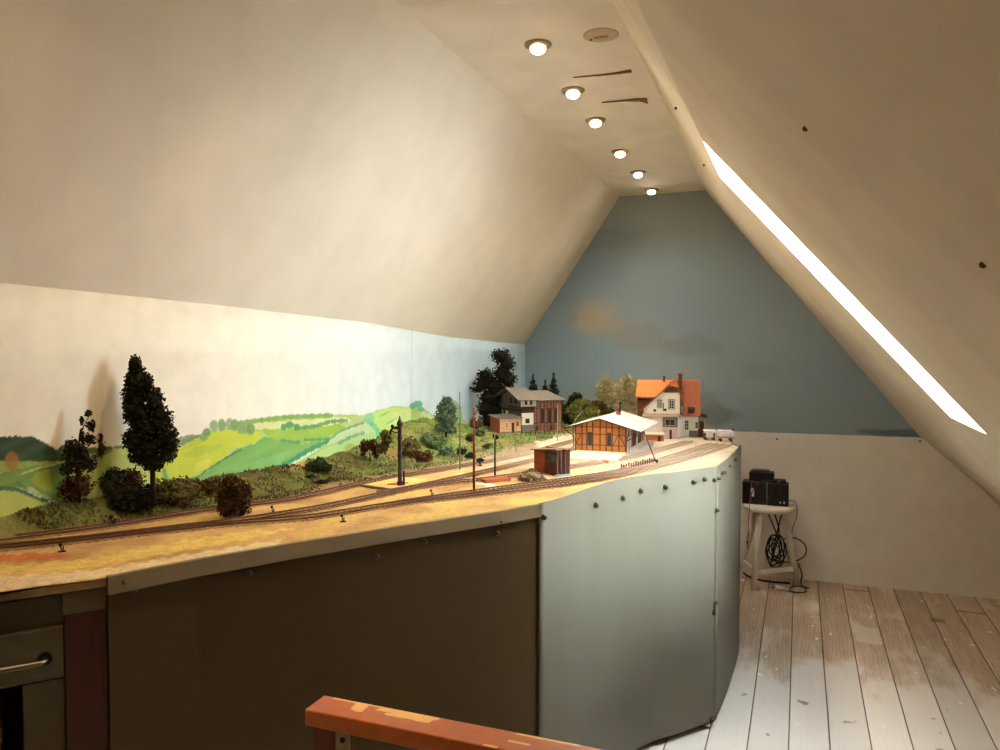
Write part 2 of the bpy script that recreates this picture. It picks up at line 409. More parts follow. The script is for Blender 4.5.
# big yellow-green hill right of the poplar
fillp((196, 206, 66), [(150, 480), (163, 462), (180, 446), (196, 438), (208, 432), (222, 430), (240, 430), (256, 431), (262, 434), (254, 442), (232, 448), (222, 460), (205, 470), (193, 478), (172, 482), (160, 486)])
fillp((150, 180, 70), [(180, 455), (200, 446), (225, 444), (215, 450), (195, 458)], .5)
fillp((214, 214, 96), [(196, 462), (212, 458), (205, 470), (192, 472)], .7)
stroke((84, 148, 104), [(163, 470), (166, 480), (178, 482), (196, 478)], 2.0, .8)
fillp((120, 172, 88), [(194, 480), (206, 471), (224, 458), (236, 449), (254, 443), (264, 436), (280, 440), (300, 444), (322, 440), (305, 456), (290, 465), (270, 473), (235, 477)])
fillp((138, 188, 112), [(230, 470), (262, 458), (290, 450), (280, 466), (240, 474)], .5)
stroke((70, 128, 84), [(194, 479), (206, 470), (220, 461), (232, 454), (240, 450)], 1.0, .8, .5)
fillp((222, 226, 160), [(236, 424), (258, 423), (300, 420), (345, 417), (350, 421), (330, 425), (300, 428), (262, 430)])
fillp((150, 186, 72), [(262, 429), (285, 429), (310, 428), (338, 424), (346, 427), (330, 436), (320, 441), (296, 443), (276, 440), (264, 434)])
stroke((122, 168, 76), [(238, 423), (260, 420), (285, 417), (310, 416), (330, 415.5)], 2.2, .9, .35)
for i, (a, b_) in enumerate(((203, 437), (206, 432), (213, 426), (221, 425), (229, 424), (234, 425), (245, 428), (250, 429), (240, 428))):
    dab((112, 150, 92) if i % 2 else (130, 162, 104), a, b_, 4.2, 6 if b_ < 430 else 4, .9)
for a, b_, r_ in ((289, 425, 4.5), (283, 427, 3), (296, 427, 3)): dab((78, 150, 90), a, b_, r_, 3.6, .95)
stroke((84, 152, 96), [(298, 428), (315, 426), (330, 421.5), (345, 420.5)], 1.9, .9, .5)
stroke((84, 152, 104), [(280, 440.5), (299, 442.5)], 1.5, .9, .6); stroke((84, 152, 104), [(304, 440), (330, 439)], 1.5, .9, .6)
fillp((170, 208, 130), [(300, 465), (312, 455), (330, 447), (350, 440), (372, 432), (384, 436), (384, 452), (350, 460), (318, 470), (292, 476)])
fillp((196, 214, 162), [(322, 446), (335, 434), (350, 427), (366, 423), (374, 430), (366, 434), (345, 440)])
fillp((186, 212, 132), [(288, 470), (300, 462), (330, 446), (345, 446), (320, 462), (300, 474)], .8)
stroke((222, 232, 200), [(282, 468), (300, 459), (318, 448)], 1.3, .9)
stroke((66, 146, 104), [(276, 468), (290, 461), (305, 452), (325, 442), (326, 441)], 2.2, .95, .45)
stroke((84, 152, 104), [(328, 440), (338, 432), (350, 427), (362, 423)], 1.1, .8, .5)
stroke((96, 160, 112), [(338, 443), (350, 437), (362, 433)], 1.6, .8, .6)
fillp((188, 218, 118), [(366, 424), (374, 413), (388, 408), (410, 407), (418, 412), (424, 430), (420, 455), (400, 470), (384, 452), (380, 440)])
fillp((206, 224, 148), [(392, 412), (412, 408), (410, 425), (398, 432), (388, 425)], .8)
stroke((96, 184, 140), [(366, 420), (372, 424), (377, 431), (378, 436)], 2.5, .8, .3); dab((132, 200, 150), 369, 418, 5, 5, .8)
stroke((120, 176, 104), [(380, 416), (388, 412)], 1, .7, .5); stroke((120, 176, 104), [(386, 424), (396, 418)], 1, .7, .5)
fillp((200, 222, 156), [(418, 410), (432, 415), (446, 417), (446, 440), (424, 440)])
for a, b_ in ((416, 404), (412, 406), (420, 409), (419, 404)): dab((104, 178, 140), a, b_, 3, 3.4, .9)
fillp((140, 190, 120), [(447, 402), (455, 400), (461, 407), (462, 440), (446, 440)], .9)
dab((160, 164, 70), 350, 450, 6, 7, .7); dab((150, 190, 104), 334, 458, 4, 4, .7); dab((150, 190, 104), 342, 457, 3, 3, .7)
# seam between two boards
k = np.abs(PX - 411) < .5; colr[k] *= .82
gmask = (colr[:, 1] > colr[:, 2] * 1.25)[:, None]
colr = np.where(gmask, colr * np.array([.70, .70, .76]), colr * .84)
cols = np.concatenate([colr, np.ones((len(PX), 1))], 1)
def gridobj(name, V, cols, m, parent=None, smooth=True, mask=None):
    ni, nj = V.shape[:2]; idx = np.arange(ni * nj).reshape(ni, nj)
    F_ = np.stack([idx[:-1, :-1], idx[1:, :-1], idx[1:, 1:], idx[:-1, 1:]], -1).reshape(-1, 4)
    if mask is not None: F_ = F_[mask.reshape(-1)]
    me = bpy.data.meshes.new(name); me.from_pydata(V.reshape(-1, 3).tolist(), [], F_.tolist())
    if cols is not None:
        at = me.color_attributes.new('Col', 'FLOAT_COLOR', 'POINT'); at.data.foreach_set('color', cols.astype(np.float32).ravel())
    if smooth: me.polygons.foreach_set('use_smooth', [True] * len(me.polygons))
    me.materials.append(m); o = bpy.data.objects.new(name, me); COL.objects.link(o)
    if parent: o.parent = parent
    return o
bd = gridobj('painted_backdrop', V, cols, vcmat('backdrop_paint', .75, 300, .02, .05, 12, .05))
tag(bd, 'long painted backdrop board with green hills under pale sky behind the model railway', 'backdrop')
so = bd.modifiers.new('thick', 'SOLIDIFY'); so.thickness = .006; so.offset = 0

# ------------------------------------------------------------------ the layout table
ZT = .99
EP = [(-1.9, .35), (-1.62, .74), (-1.401, .997), (-1.352, 1.062), (-1.285, 1.137), (-1.208, 1.307), (-1.094, 1.508), (-.953, 1.738), (-.779, 2.0), (-.705, 2.132),
      (-.658, 2.24), (-.615, 2.40), (-.563, 2.58), (-.489, 2.735), (-.413, 2.825), (-.348, 2.91), (-.289, 2.985), (-.251, 3.71), (-.295, 3.82), (-.36, 4.22), (-.52, 4.40), (-.80, YW - .01)]
# smooth edge
ex = np.array([p[0] for p in EP]); ey = np.array([p[1] for p in EP])
def x_edge(y_): return np.interp(y_, ey, ex)
T1 = [(-14, 542.5), (100, 528), (200, 512), (290, 500.5), (362, 484.5), (445, 469.5), (500, 460), (531, 453), (575, 441), (600, 436)]
T2 = [(-14, 550), (100, 538), (180, 528.5), (240, 521.5), (300, 512), (340, 504.5), (434, 484), (500, 469), (545, 458.5), (600, 449), (660, 440)]
T3 = [(-14, 551), (100, 539), (180, 530), (240, 524), (312, 518), (400, 504.5), (480, 495.5), (560, 486), (612, 477.5), (660, 466), (700, 455), (728, 445)]
T4 = [(380, 507.5), (430, 499.5), (500, 489.5), (560, 481.5), (614, 473), (655, 462.5), (700, 448.5), (715, 444)]
T5 = [(380, 494.5), (430, 486), (480, 481), (530, 474), (600, 463), (640, 456), (690, 442)]
def px2w(T, z=ZT): return [tuple(gz(a, b_, z)[:2]) for a, b_ in T]
def cr(pts, step=.006):            # resampled smooth path
    P = [Vector((p[0], p[1])) for p in pts]; P = [P[0] * 2 - P[1]] + P + [P[-1] * 2 - P[-2]]; out = []
    for i in range(1, len(P) - 2):
        n = max(2, int((P[i + 1] - P[i]).length / .03))
        for k in range(n):
            q = k / n; a, b_, c, d = P[i - 1:i + 3]
            out.append(.5 * ((2 * b_) + (-a + c) * q + (2 * a - 5 * b_ + 4 * c - d) * q * q + (-a + 3 * b_ - 3 * c + d) * q ** 3))
    out.append(P[-2]); res = [out[0]]; acc = 0
    for a, b_ in zip(out[:-1], out[1:]):
        L_ = (b_ - a).length; s = step - acc
        while s <= L_: res.append(a.lerp(b_, s / L_)); s += step
        acc = L_ - (s - step)
    return res
TR = [cr(px2w(T)) for T in (T1, T2, T3, T4, T5)]
t1 = np.array([(p.x, p.y) for p in TR[0]])
t1x = lambda y_: np.interp(y_, t1[:, 1], t1[:, 0])
# bank height against the backdrop
HB = [(.3, .03), (1.0, .055), (1.24, .065), (1.42, .065), (1.52, .06), (1.7, .06), (1.9, .05), (2.1, .045), (2.4, .03), (2.6, .03), (2.9, .045), (3.1, .085), (3.3, .11), (3.5, .10), (3.7, .075), (3.9, .03), (4.1, .012), (YW, .006)]
HW = [(.3, .05), (1.24, .06), (1.52, .11), (1.9, .16), (2.4, .2), (2.9, .26), (3.3, .36), (3.7, .34), (4.1, .2), (YW, .2)]
def ground(x_, y_):
    hb = np.interp(y_, *zip(*HB)); hw = np.interp(y_, *zip(*HW)); xb = x_bdz(y_, 1.0)
    lim = min(xb + hw, t1x(y_) - .026 - .02 * min(1, max(0, (y_ - 1.4) / .3))); lim = max(lim, xb + .030); d = np.clip((lim - x_) / max(.03, lim - xb), 0, 1)
    s = d * d * (3 - 2 * d)
    h = hb * s + (.010 * mnoise.noise(Vector((x_ * 14, y_ * 14, 0))) + .005 * mnoise.noise(Vector((x_ * 40, y_ * 40, 3)))) * min(1, d * 4) * (1 if y_ < 3.8 else .3)
    return ZT + h + .0012 * mnoise.noise(Vector((x_ * 30, y_ * 30, 5)))
yst = np.concatenate([np.arange(.36, 1.0, .03), np.arange(1.0, 3.8, .009), np.arange(3.8, YW - .012, .012)])
nj = 130; V = np.zeros((len(yst), nj, 3)); cc = np.zeros((len(yst), nj, 3))
allt = np.array([(p.x, p.y) for T in TR for p in T[::3]])
tan = L3((174, 140, 88)); tan2 = L3((160, 126, 80)); pale = L3((205, 190, 164)); grass = L3((92, 96, 42)); olive = L3((78, 70, 34)); dk = L3((48, 40, 24)); lush = L3((112, 138, 72)); brn = L3((132, 100, 62)); yel = L3((176, 150, 80)); red = L3((196, 92, 52)); grey = L3((120, 98, 76))
for i, y_ in enumerate(yst):
    x0 = x_bdz(y_, 1.0) - .004; x1 = x_edge(y_); xx = np.linspace(x0, x1, nj)
    fy = min(1, max(0, (y_ - 2.4) / .9)); bx = np.clip((xx - x0) / max(.01, (t1x(y_) - .03 - x0)), 0, 2)
    for j, x_ in enumerate(xx):
        z_ = ground(x_, y_); V[i, j] = (x_, y_, z_)
        n_ = mnoise.noise(Vector((x_ * 9, y_ * 9, 1))) ; n2_ = mnoise.noise(Vector((x_ * 25, y_ * 25, 7))); n3_ = mnoise.noise(Vector((x_ * 4, y_ * 4, 11)))
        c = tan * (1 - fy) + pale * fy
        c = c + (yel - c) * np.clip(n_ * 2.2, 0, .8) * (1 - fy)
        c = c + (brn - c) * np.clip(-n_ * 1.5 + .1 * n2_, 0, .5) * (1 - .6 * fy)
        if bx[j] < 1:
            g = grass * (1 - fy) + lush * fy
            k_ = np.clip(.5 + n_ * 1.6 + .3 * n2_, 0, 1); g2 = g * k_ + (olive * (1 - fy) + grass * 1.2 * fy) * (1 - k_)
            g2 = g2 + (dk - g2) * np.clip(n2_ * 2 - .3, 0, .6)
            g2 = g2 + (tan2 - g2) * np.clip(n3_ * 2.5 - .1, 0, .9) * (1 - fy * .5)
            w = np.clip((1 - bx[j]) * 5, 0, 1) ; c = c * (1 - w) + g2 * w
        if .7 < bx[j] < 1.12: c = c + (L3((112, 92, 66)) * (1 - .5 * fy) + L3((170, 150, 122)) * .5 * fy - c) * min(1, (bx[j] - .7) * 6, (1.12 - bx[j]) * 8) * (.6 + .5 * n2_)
        cc[i, j] = c
    dy = allt[np.abs(allt[:, 1] - y_) < .05]
    if len(dy):
        d = np.min(np.hypot(dy[:, 0][None] - xx[:, None], dy[:, 1][None] - y_), 1)
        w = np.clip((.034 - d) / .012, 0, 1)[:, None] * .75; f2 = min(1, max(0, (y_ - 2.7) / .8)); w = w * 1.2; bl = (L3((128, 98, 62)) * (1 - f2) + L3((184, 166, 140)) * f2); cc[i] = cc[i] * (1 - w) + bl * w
cc = np.clip(cc, .003, 1)
# red flower strip and yard ramps, painted where they lie
Q = V.reshape(-1, 3); W = Q - Cv; fw = W @ Fv; fw = np.where(fw < .1, .1, fw)
PX = 500 + FPX * (W @ Rv) / fw; PY = 375 - FPX * (W @ Uv) / fw
colr = cc.reshape(-1, 3); WX = PX + wob(3.1, .8) if False else PX + 1.2 * np.sin(PY * 1.3); WY = PY + 1.0 * np.sin(PX / 4.0) + .7 * np.sin(PX / 1.7)
fillp((176, 76, 44), [(-60, 554), (0, 555), (40, 553), (75, 553.5), (60, 558), (30, 560), (0, 563), (-60, 568)], .75)
fillp((204, 176, 92), [(-60, 570), (20, 564), (100, 558), (160, 545), (250, 530), (300, 528), (200, 548), (100, 566), (0, 580)], .6)
fillp((206, 190, 158), [(-60, 582), (60, 573), (110, 568), (200, 552), (280, 540), (280, 545), (110, 576), (0, 592), (-60, 600)], .7)
fillp((96, 112, 52), [(-60, 520), (0, 508), (50, 503), (72, 500), (70, 515), (50, 530), (0, 538), (-60, 545)], .7)
fillp((158, 138, 112), [(452, 468), (480, 456), (510, 447), (540, 441), (552, 446), (520, 453), (480, 465), (460, 470)], .8)
fillp((220, 210, 190), [(535, 443), (556, 436), (578, 431), (580, 440), (556, 446), (538, 448)], .8)
fillp((232, 222, 200), [(455, 476), (462, 473.5), (500, 486), (492, 489)], .6)
cols = np.concatenate([np.clip(colr, .003, 1), np.ones((len(colr), 1))], 1)
lay = thing('railway_table', 'long model railway table with curved grey-green side panels and scenic top', 'table')
terr = vcmat('scenic_ground', .95, 420, .3, .5, 60, .12)
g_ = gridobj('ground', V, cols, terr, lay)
r_ = np.random.default_rng(11); gb = MB(); cnt = 0
while cnt < 7500:
    y_ = 1.15 + 2.9 * r_.random() ** 1.2; xb = x_bdz(y_, 1.0); lim = t1x(y_) - .04 - .10 * min(1, max(0, (y_ - 2.5) / .8))
    if lim <= xb + .01: continue
    x_ = xb + (lim - xb) * r_.random()
    if mnoise.noise(Vector((x_ * 12, y_ * 12, 2))) + .35 * r_.random() < .05: continue
    z_ = ground(x_, y_); hgt = .003 + .006 * r_.random(); a = r_.random() * 6.28; w = .0022 + .002 * r_.random()
    dx, dy = w * math.cos(a), w * math.sin(a); lx, ly = (r_.random(2) - .5) * .006
    gb.add([(x_ - dx, y_ - dy, z_ - .001), (x_ + dx, y_ + dy, z_ - .001), (x_ + lx + dx * .3, y_ + ly + dy * .3, z_ + hgt), (x_ + lx - dx * .6, y_ + ly - dy * .6, z_ + hgt * .8)], [(0, 1, 2, 3)]); cnt += 1
gm_, t, b = newmat('grass_tuft'); n_ = t.ramp(t.noise(t.pos(), 9, 4), .35, .65); x, y, z = t.sep(t.pos())[:3]
ca_ = t.mix(n_, lin((70, 58, 28)), lin((92, 98, 44))); cb_ = t.mix(n_, lin((84, 104, 54)), lin((138, 160, 96)))
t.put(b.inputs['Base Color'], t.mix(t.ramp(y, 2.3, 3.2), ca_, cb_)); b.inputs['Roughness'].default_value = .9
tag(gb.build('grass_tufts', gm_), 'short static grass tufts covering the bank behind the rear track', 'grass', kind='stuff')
# baseboard body under the ground, edge of the board
boardm = mat('board_edge_wood', (170, 140, 92), .8, .15, 30)
mossm = mat('moss_edge', (104, 102, 52), .9, .25, 80)
panel = mat('grey_green_board', (92, 90, 76), .65, .05, 4, spec=.2, stretch=(1, 1, .15))
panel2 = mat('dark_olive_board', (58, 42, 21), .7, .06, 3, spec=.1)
legm = mat('brown_leg_wood', (120, 74, 44), .6, .15, 20, stretch=(4, 4, 1))
# underside board: closed prism following the outline
poly = [(float(x_edge(y_)) - .016, float(y_)) for y_ in np.concatenate([np.arange(.36, 4, .08), [4.22, 4.4, 4.7, YW - .012]])] + [(-1.805, YW - .012), (-1.79, 4.5), (-1.77, 3.4), (-1.74, 2.0), (-1.75, 1.3), (-1.72, .37)]
MB().prism(poly, ZT - .022, ZT - .006, 'z').build('base_board', boardm, lay)
def strip(pts, z0, z1, th, name, m, parent, smooth=False, ztop=None):
    n = len(pts); v = []; P = [Vector(p) for p in pts]
    for i, p in enumerate(P):
        d = (P[min(i + 1, n - 1)] - P[max(i - 1, 0)]).normalized(); nn = Vector((-d.y, d.x)) * th
        zt = z1 if ztop is None else ztop[i]
        for q in (p, p + nn): v += [(q.x, q.y, z0), (q.x, q.y, zt)]
    f = [(0, 1, 3, 2), (4 * n - 4, 4 * n - 2, 4 * n - 1, 4 * n - 3)]
    for i in range(n - 1):
        a = 4 * i; f += [(a, a + 4, a + 5, a + 1), (a + 2, a + 3, a + 7, a + 6), (a + 1, a + 5, a + 7, a + 3), (a, a + 2, a + 6, a + 4)]
    return MB().add(v, f).build(name, m, parent, smooth)
off = lambda pts, o: [(Vector(p) + Vector((o * .8, -o * .6))) for p in pts]
EPn = [Vector(p) for p in EP]
def bolt(P, nrm_, parent, r=.009):
    P = Vector(P); nrm_ = Vector(nrm_).normalized()
    return MB().tube([P - nrm_ * .004, P + nrm_ * .004, P + nrm_ * .010, P + nrm_ * .013], [r, r, r * .8, r * .35], 8).build('bolt', boltm, parent)
boltm = mat('bolt_metal', (70, 62, 54), .45, .2, 100, metal=.6)
brassm = mat('pale_bolt', (180, 160, 120), .4, .2, 100, metal=.5)
def vplane_hit(q, a, b_):      # ray through pixel q with the vertical plane a-b
    a = np.array([*a, 0.]); b_ = np.array([*b_, 0.]); n = np.cross(b_ - a, [0, 0, 1]); n = n / np.linalg.norm(n)
    d = ray(*q); return Cv + d * (np.dot(a - Cv, n) / np.dot(d, n)), n
# left: edge board overhanging a recessed flat panel
Lp = EPn[4:10]
eb = strip([p + Vector((.004, -.003)) for p in Lp], ZT - .034, ZT + .003, .014, 'edge_board', mat('olive_edge_board', (104, 88, 60), .6, .08, 8), lay)
a, b_ = Lp[0] + Vector((-.012, .012)), Lp[-1] + Vector((-.006, .02))
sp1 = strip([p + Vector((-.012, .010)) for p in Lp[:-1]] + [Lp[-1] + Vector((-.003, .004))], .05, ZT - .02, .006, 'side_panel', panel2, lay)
for q in ((134, 589), (249, 573), (376, 556), (424, 541), (497, 533), (535, 522), (535, 687)):
    best = None
    for a_, c_ in zip(Lp[:-1], Lp[1:]):
        a2, c2 = a_ + Vector((-.012, .010)), c_ + Vector((-.012, .010)); P, n = vplane_hit(q, a2, c2); s_ = (Vector((P[0], P[1])) - a2).dot(c2 - a2) / (c2 - a2).length_squared
        e_ = abs(min(max(s_, 0), 1) - s_)
        if best is None or e_ < best[0]: best = (e_, P, n)
    _, P, n = best; n = -n if n[1] > 0 else n; bolt(P, n, sp1, .007)
for q in ((124, 582), (500, 521)):
    P, n = vplane_hit(q, Lp[0], Lp[-1]); bolt(P, (.8, -.6, 0), eb, .005)
# right: curved panel and the one behind

def smooth2(pts, n=6):
    P = [pts[0] * 2 - pts[1]] + pts + [pts[-1] * 2 - pts[-2]]; o = []
    for i in range(1, len(P) - 2):
        for k in range(n):
            q = k / n; a, b_, c, d = P[i - 1:i + 3]; o.append(.5 * ((2 * b_) + (-a + c) * q + (2 * a - 5 * b_ + 4 * c - d) * q * q + (-a + 3 * b_ - 3 * c + d) * q ** 3))
    return o + [P[-2]]
R1s = smooth2([Vector((-.703, 2.128)), Vector((-.655, 2.24)), Vector((-.612, 2.40)), Vector((-.560, 2.58)), Vector((-.486, 2.735)), Vector((-.410, 2.825)), Vector((-.345, 2.91)), Vector((-.286, 2.985))])
zt_ = [ZT + .004 + .011 * (k / len(R1s)) ** 2 + .010 * math.exp(-((k - .32 * len(R1s)) / (.22 * len(R1s))) ** 2) for k in range(len(R1s))]
sp2 = strip(R1s, .03, ZT, .006, 'side_panel', panel, lay, True, zt_)
R2s = smooth2([Vector((-.284, 2.995)), Vector((-.266, 3.22)), Vector((-.254, 3.48)), Vector((-.248, 3.715))])
sp3 = strip(R2s, .03, ZT + .012, .006, 'side_panel', panel, lay, True)
strip([Vector((-.2495, 3.717)), Vector((-.292, 3.826)), Vector((-.36, 4.22)), Vector((-.52, 4.40)), Vector((-.80, YW - .02))], .045, ZT + .003, .006, 'side_panel', panel, lay)
def on_curve(q, curve, parent, r=.009):
    best = None
    for a, b_ in zip(curve[:-1], curve[1:]):
        P, n = vplane_hit(q, a, b_); ab = b_ - a; s = (Vector((P[0], P[1])) - a).dot(ab) / ab.length_squared
        e = abs(min(max(s, 0), 1) - s)
        if best is None or e < best[0]: best = (e, P, n)
    _, P, n = best; n = -n if n[0] < 0 else n; bolt(P, n, parent, r)
for q in ((543, 517), (595, 505), (622, 498), (640, 491), (665, 487), (693, 482), (704, 479), (714, 480), (713.5, 613), (711.5, 719)): on_curve(q, R1s, sp2)
for q in ((718, 478.5), (721.5, 473), (723.5, 472.5), (729, 466), (734, 459.5), (716.5, 510), (715.5, 603)): on_curve(q, R2s, sp3, .007)
MB().add([(-.62, 2.34, .5), (-.6165, 2.345, .5), (-.6165, 2.345, .97), (-.62, 2.34, .97)], [(0, 1, 2, 3)]) if False else None
legs = [(-.375, 3.0), (-.285, 3.66), (-.80, 2.2), (-1.38, 1.25), (-1.65, 2.2), (-1.65, 4.2), (-1.6, 3.2)]
for i, (x_, y_) in enumerate(legs):
    MB().box(x_ - .035, x_ + .012, y_ - .02, y_ + .03, 0, ZT - .03).build('leg', legm, lay, bevel=.002)

# ------------------------------------------------------------------ tracks
def dusty(name, near, far, rough):
    m, t, b = newmat(name); x, y, z = t.sep(t.pos())[:3]
    n_ = t.noise(t.pos(), 160, 3); k = t.math('ADD', t.ramp(y, 2.5, 3.3), t.math('MULTIPLY_ADD', n_, .8, -.4), clamp=True)
    t.put(b.inputs['Base Color'], t.mix(k, lin(near), lin(far))); b.inputs['Roughness'].default_value = rough; b.inputs['Specular IOR Level'].default_value = .3; return m
railm = dusty('rusty_rail', (84, 54, 38), (170, 150, 130), .5); sleepm = dusty('dusty_sleeper', (136, 102, 62), (192, 175, 150), .9)
railm2 = mat('pale_rail', (170, 150, 130), .4, .2, 120, metal=.3)
tl = ['rear single track running along the foot of the grassy bank', 'middle track curving past the water crane toward the station', 'front track nearest the table edge, running full length',
      'siding branching between front tracks ahead of the open hut', 'short siding behind the pole leading to the goods shed']
def track(T, label, z0):
    r = thing('railway_track', label, 'track', (0, 0, 0), group='model railway tracks')
    n = len(T)
    for s in (-1, 1):
        pts = []
        for i, p in enumerate(T):
            d = (T[min(i + 1, n - 1)] - T[max(i - 1, 0)]).normalized(); q = p + Vector((-d.y, d.x)) * .0165 * s
            pts.append(Vector((q.x, q.y, z0 + .0072)))
        v = []; f = []
        for i, p in enumerate(pts):
            d = (pts[min(i + 1, n - 1)] - pts[max(i - 1, 0)]).normalized(); w = Vector((-d.y, d.x, 0)) * .0012
            v += [p - w - Vector((0, 0, .0045)), p + w - Vector((0, 0, .0045)), p + w, p - w]
        for i in range(n - 1):
            for k in range(4): f.append((4 * i + k, 4 * i + (k + 1) % 4, 4 * i + 4 + (k + 1) % 4, 4 * i + 4 + k))
        MB().add(v, f).build('rail', railm, r)
    sb = MB()
    for i in range(1, n - 1, 3):
        d = (T[i + 1] - T[i - 1]).normalized(); w = Vector((-d.y, d.x)) * .026
        a, b_ = T[i] - w, T[i] + w; sb.bar((a.x, a.y, z0 - .0007), (b_.x, b_.y, z0 - .0007), .006, .0030)
    sb.build('sleeper_bed', sleepm, r)
for i, T in enumerate(TR): track(T, tl[i], ZT + .0008 + i * .0003)

# ------------------------------------------------------------------ vegetation
bark = mat('dark_bark', (38, 30, 20), .9, .3, 120); birchb = mat('birch_bark', (190, 182, 160), .8, .35, 90)
def leaves(lumps, n, size, seed, shell=.55, flat=False):
    r = np.random.default_rng(seed); V = []; F_ = []
    vol = np.array([a[1][0] * a[1][1] * a[1][2] for a in lumps]) ** .42; cnt = (vol / vol.sum() * n).astype(int) + 3
    for (c, rad), m_ in zip(lumps, cnt):
        d = r.normal(size=(m_, 3)); d /= np.linalg.norm(d, axis=1)[:, None]
        rr = (shell + (1 - shell) * r.random(m_)) * (1 + .10 * r.normal(size=m_).clip(-1.5, 1.5))
        p = np.array(c) + d * np.array(rad) * rr[:, None]
        a = r.normal(size=(m_, 3)); a /= np.linalg.norm(a, axis=1)[:, None]; b_ = np.cross(a, r.normal(size=(m_, 3))); b_ /= np.linalg.norm(b_, axis=1)[:, None]
        s = size * (.6 + .8 * r.random(m_))[:, None]
        k0 = len(V) and sum(len(q) for q in V)
        q = np.stack([p - a * s, p - b_ * s * .7, p + a * s, p + b_ * s * .7], 1).reshape(-1, 3); V.append(q)
        F_.append(np.arange(m_ * 4).reshape(-1, 4) + k0)
    V = np.concatenate(V); F_ = np.concatenate(F_); return V, F_
def foliage(name, lumps, n, size, m, parent, seed=1, shell=.55, core=True):
    V_, F_ = leaves(lumps, n, size, seed, shell)
    mb = MB(); mb.v = [tuple(p) for p in V_]; mb.f = [tuple(q) for q in F_]
    if core:
        for c, rad in lumps: mb.ball(c, [q * .66 for q in rad], 9, 6, .12)
    me = bpy.data.meshes.new(name); me.from_pydata(mb.v, [], mb.f); me.materials.append(m)
    o = bpy.data.objects.new(name, me); COL.objects.link(o); o.parent = parent; return o
def gpt(px_, py_, x=None, y=None):
    P = gz(px_, py_); return P
def bank(px_, py_):     # point of the scenic surface seen at this pixel
    d = ray(px_, py_); lo = .6; P = None
    for k in range(900):
        s = .9 + k * .006; P = Cv + d * s
        if P[0] < x_bdz(P[1], P[2]) + .004 or P[2] <= ground(P[0], P[1]): break
    return P
lf = {k: leafmat('leaf_' + k, *c) for k, c in {'poplar': ((26, 28, 18), (40, 40, 24)), 'dark': ((28, 30, 22), (46, 46, 30)), 'brown': ((54, 40, 22), (84, 60, 32)), 'redbrown': ((56, 36, 22), (84, 52, 30)),
      'olive': ((66, 62, 30), (98, 84, 42)), 'green': ((60, 78, 46), (98, 116, 66)), 'greygreen': ((56, 72, 56), (100, 116, 84)), 'birch': ((150, 142, 100), (206, 194, 146)), 'yelgreen': ((92, 100, 48), (140, 140, 70)),
      'fir': ((30, 40, 34), (48, 58, 46)), 'deep': ((34, 42, 26), (58, 64, 36))}.items()}
def plant(name, label, cat, P, scale, lumps, n, size, m, stems=(), barkm=bark, group=None, seed=1, core=True, shell=.55, rz=0):
    r = thing(name, label, cat, P, rz, group)
    L_ = [((c[0] * scale, c[1] * scale, c[2] * scale), tuple(q * scale for q in (rad if hasattr(rad, '__len__') else (rad,) * 3))) for c, rad in lumps]
    foliage('foliage', L_, n, size, m, r, seed, shell, core)
    for st in stems:
        pts, rad = st; MB().tube([tuple(q * scale for q in p) for p in pts], [q * scale for q in rad], 7).build('trunk' if st is stems[0] else 'branch', barkm, r, True)
    return r
# Coordinates below: x to the right as seen, y away, z up; 1 unit = plant height
def vr(P): return math.atan2(P[1], P[0]) - PI / 2     # turn local y away from the camera
def hpx(P, n): return n * np.linalg.norm(np.array(P) - Cv) / FPX / 1.02
P = bank(153, 489); h = hpx(P, 137)
lum = [((-.1, 0, .93), (.055, .05, .075)), ((-.09, 0, .83), (.10, .09, .10)), ((-.02, .02, .80), (.06, .06, .07)), ((-.12, .02, .70), (.10, .09, .12)), ((.03, 0, .66), (.09, .09, .12)), ((-.10, 0, .57), (.11, .1, .10)),
       ((.07, .02, .52), (.13, .11, .12)), ((-.04, 0, .48), (.12, .1, .1)), ((-.12, 0, .38), (.10, .09, .09)), ((.12, 0, .38), (.12, .1, .10)), ((.0, 0, .32), (.13, .1, .1)), ((.13, 0, .28), (.09, .08, .08)), ((-.08, 0, .27), (.09, .08, .08)), ((.02, 0, .2), (.10, .08, .07))]
lum = [((c[0] * .92 - .015, c[1], c[2]), (r_[0] * .84, r_[1] * 1.1, r_[2] * 1.08)) for c, r_ in lum]
P = Cv + (P - Cv) * .945; h *= .84
plant('poplar_tree', 'tall dark pointed poplar standing alone on the bank by the left hills', 'tree', P, h, lum, 9000, .0045, lf['poplar'],
      [([(0, 0, -.13), (0, 0, .12), (-.01, 0, .4), (-.09, 0, .85)], (.022, .019, .014, .004)), ([(0, 0, .12), (.05, 0, .2), (.1, 0, .35)], (.01, .008, .004)), ([(0, 0, .12), (-.04, 0, .2), (-.09, 0, .3)], (.01, .008, .004))], rz=vr(P), seed=3)
P = bank(78, 488); h = hpx(P, 66); P = Cv + (P - Cv) * .97
lum = [((.16, 0, .97), (.045, .04, .05)), ((.05, 0, .88), (.03, .03, .06)), ((.20, 0, .80), (.07, .05, .08)), ((.16, 0, .62), (.1, .07, .08)), ((.05, 0, .68), (.03, .03, .1)), ((-.12, 0, .5), (.13, .1, .16)), ((.02, 0, .45), (.13, .1, .15)), ((-.02, 0, .3), (.2, .12, .12)), ((-.2, 0, .25), (.1, .08, .1)), ((.16, 0, .3), (.1, .08, .1))]
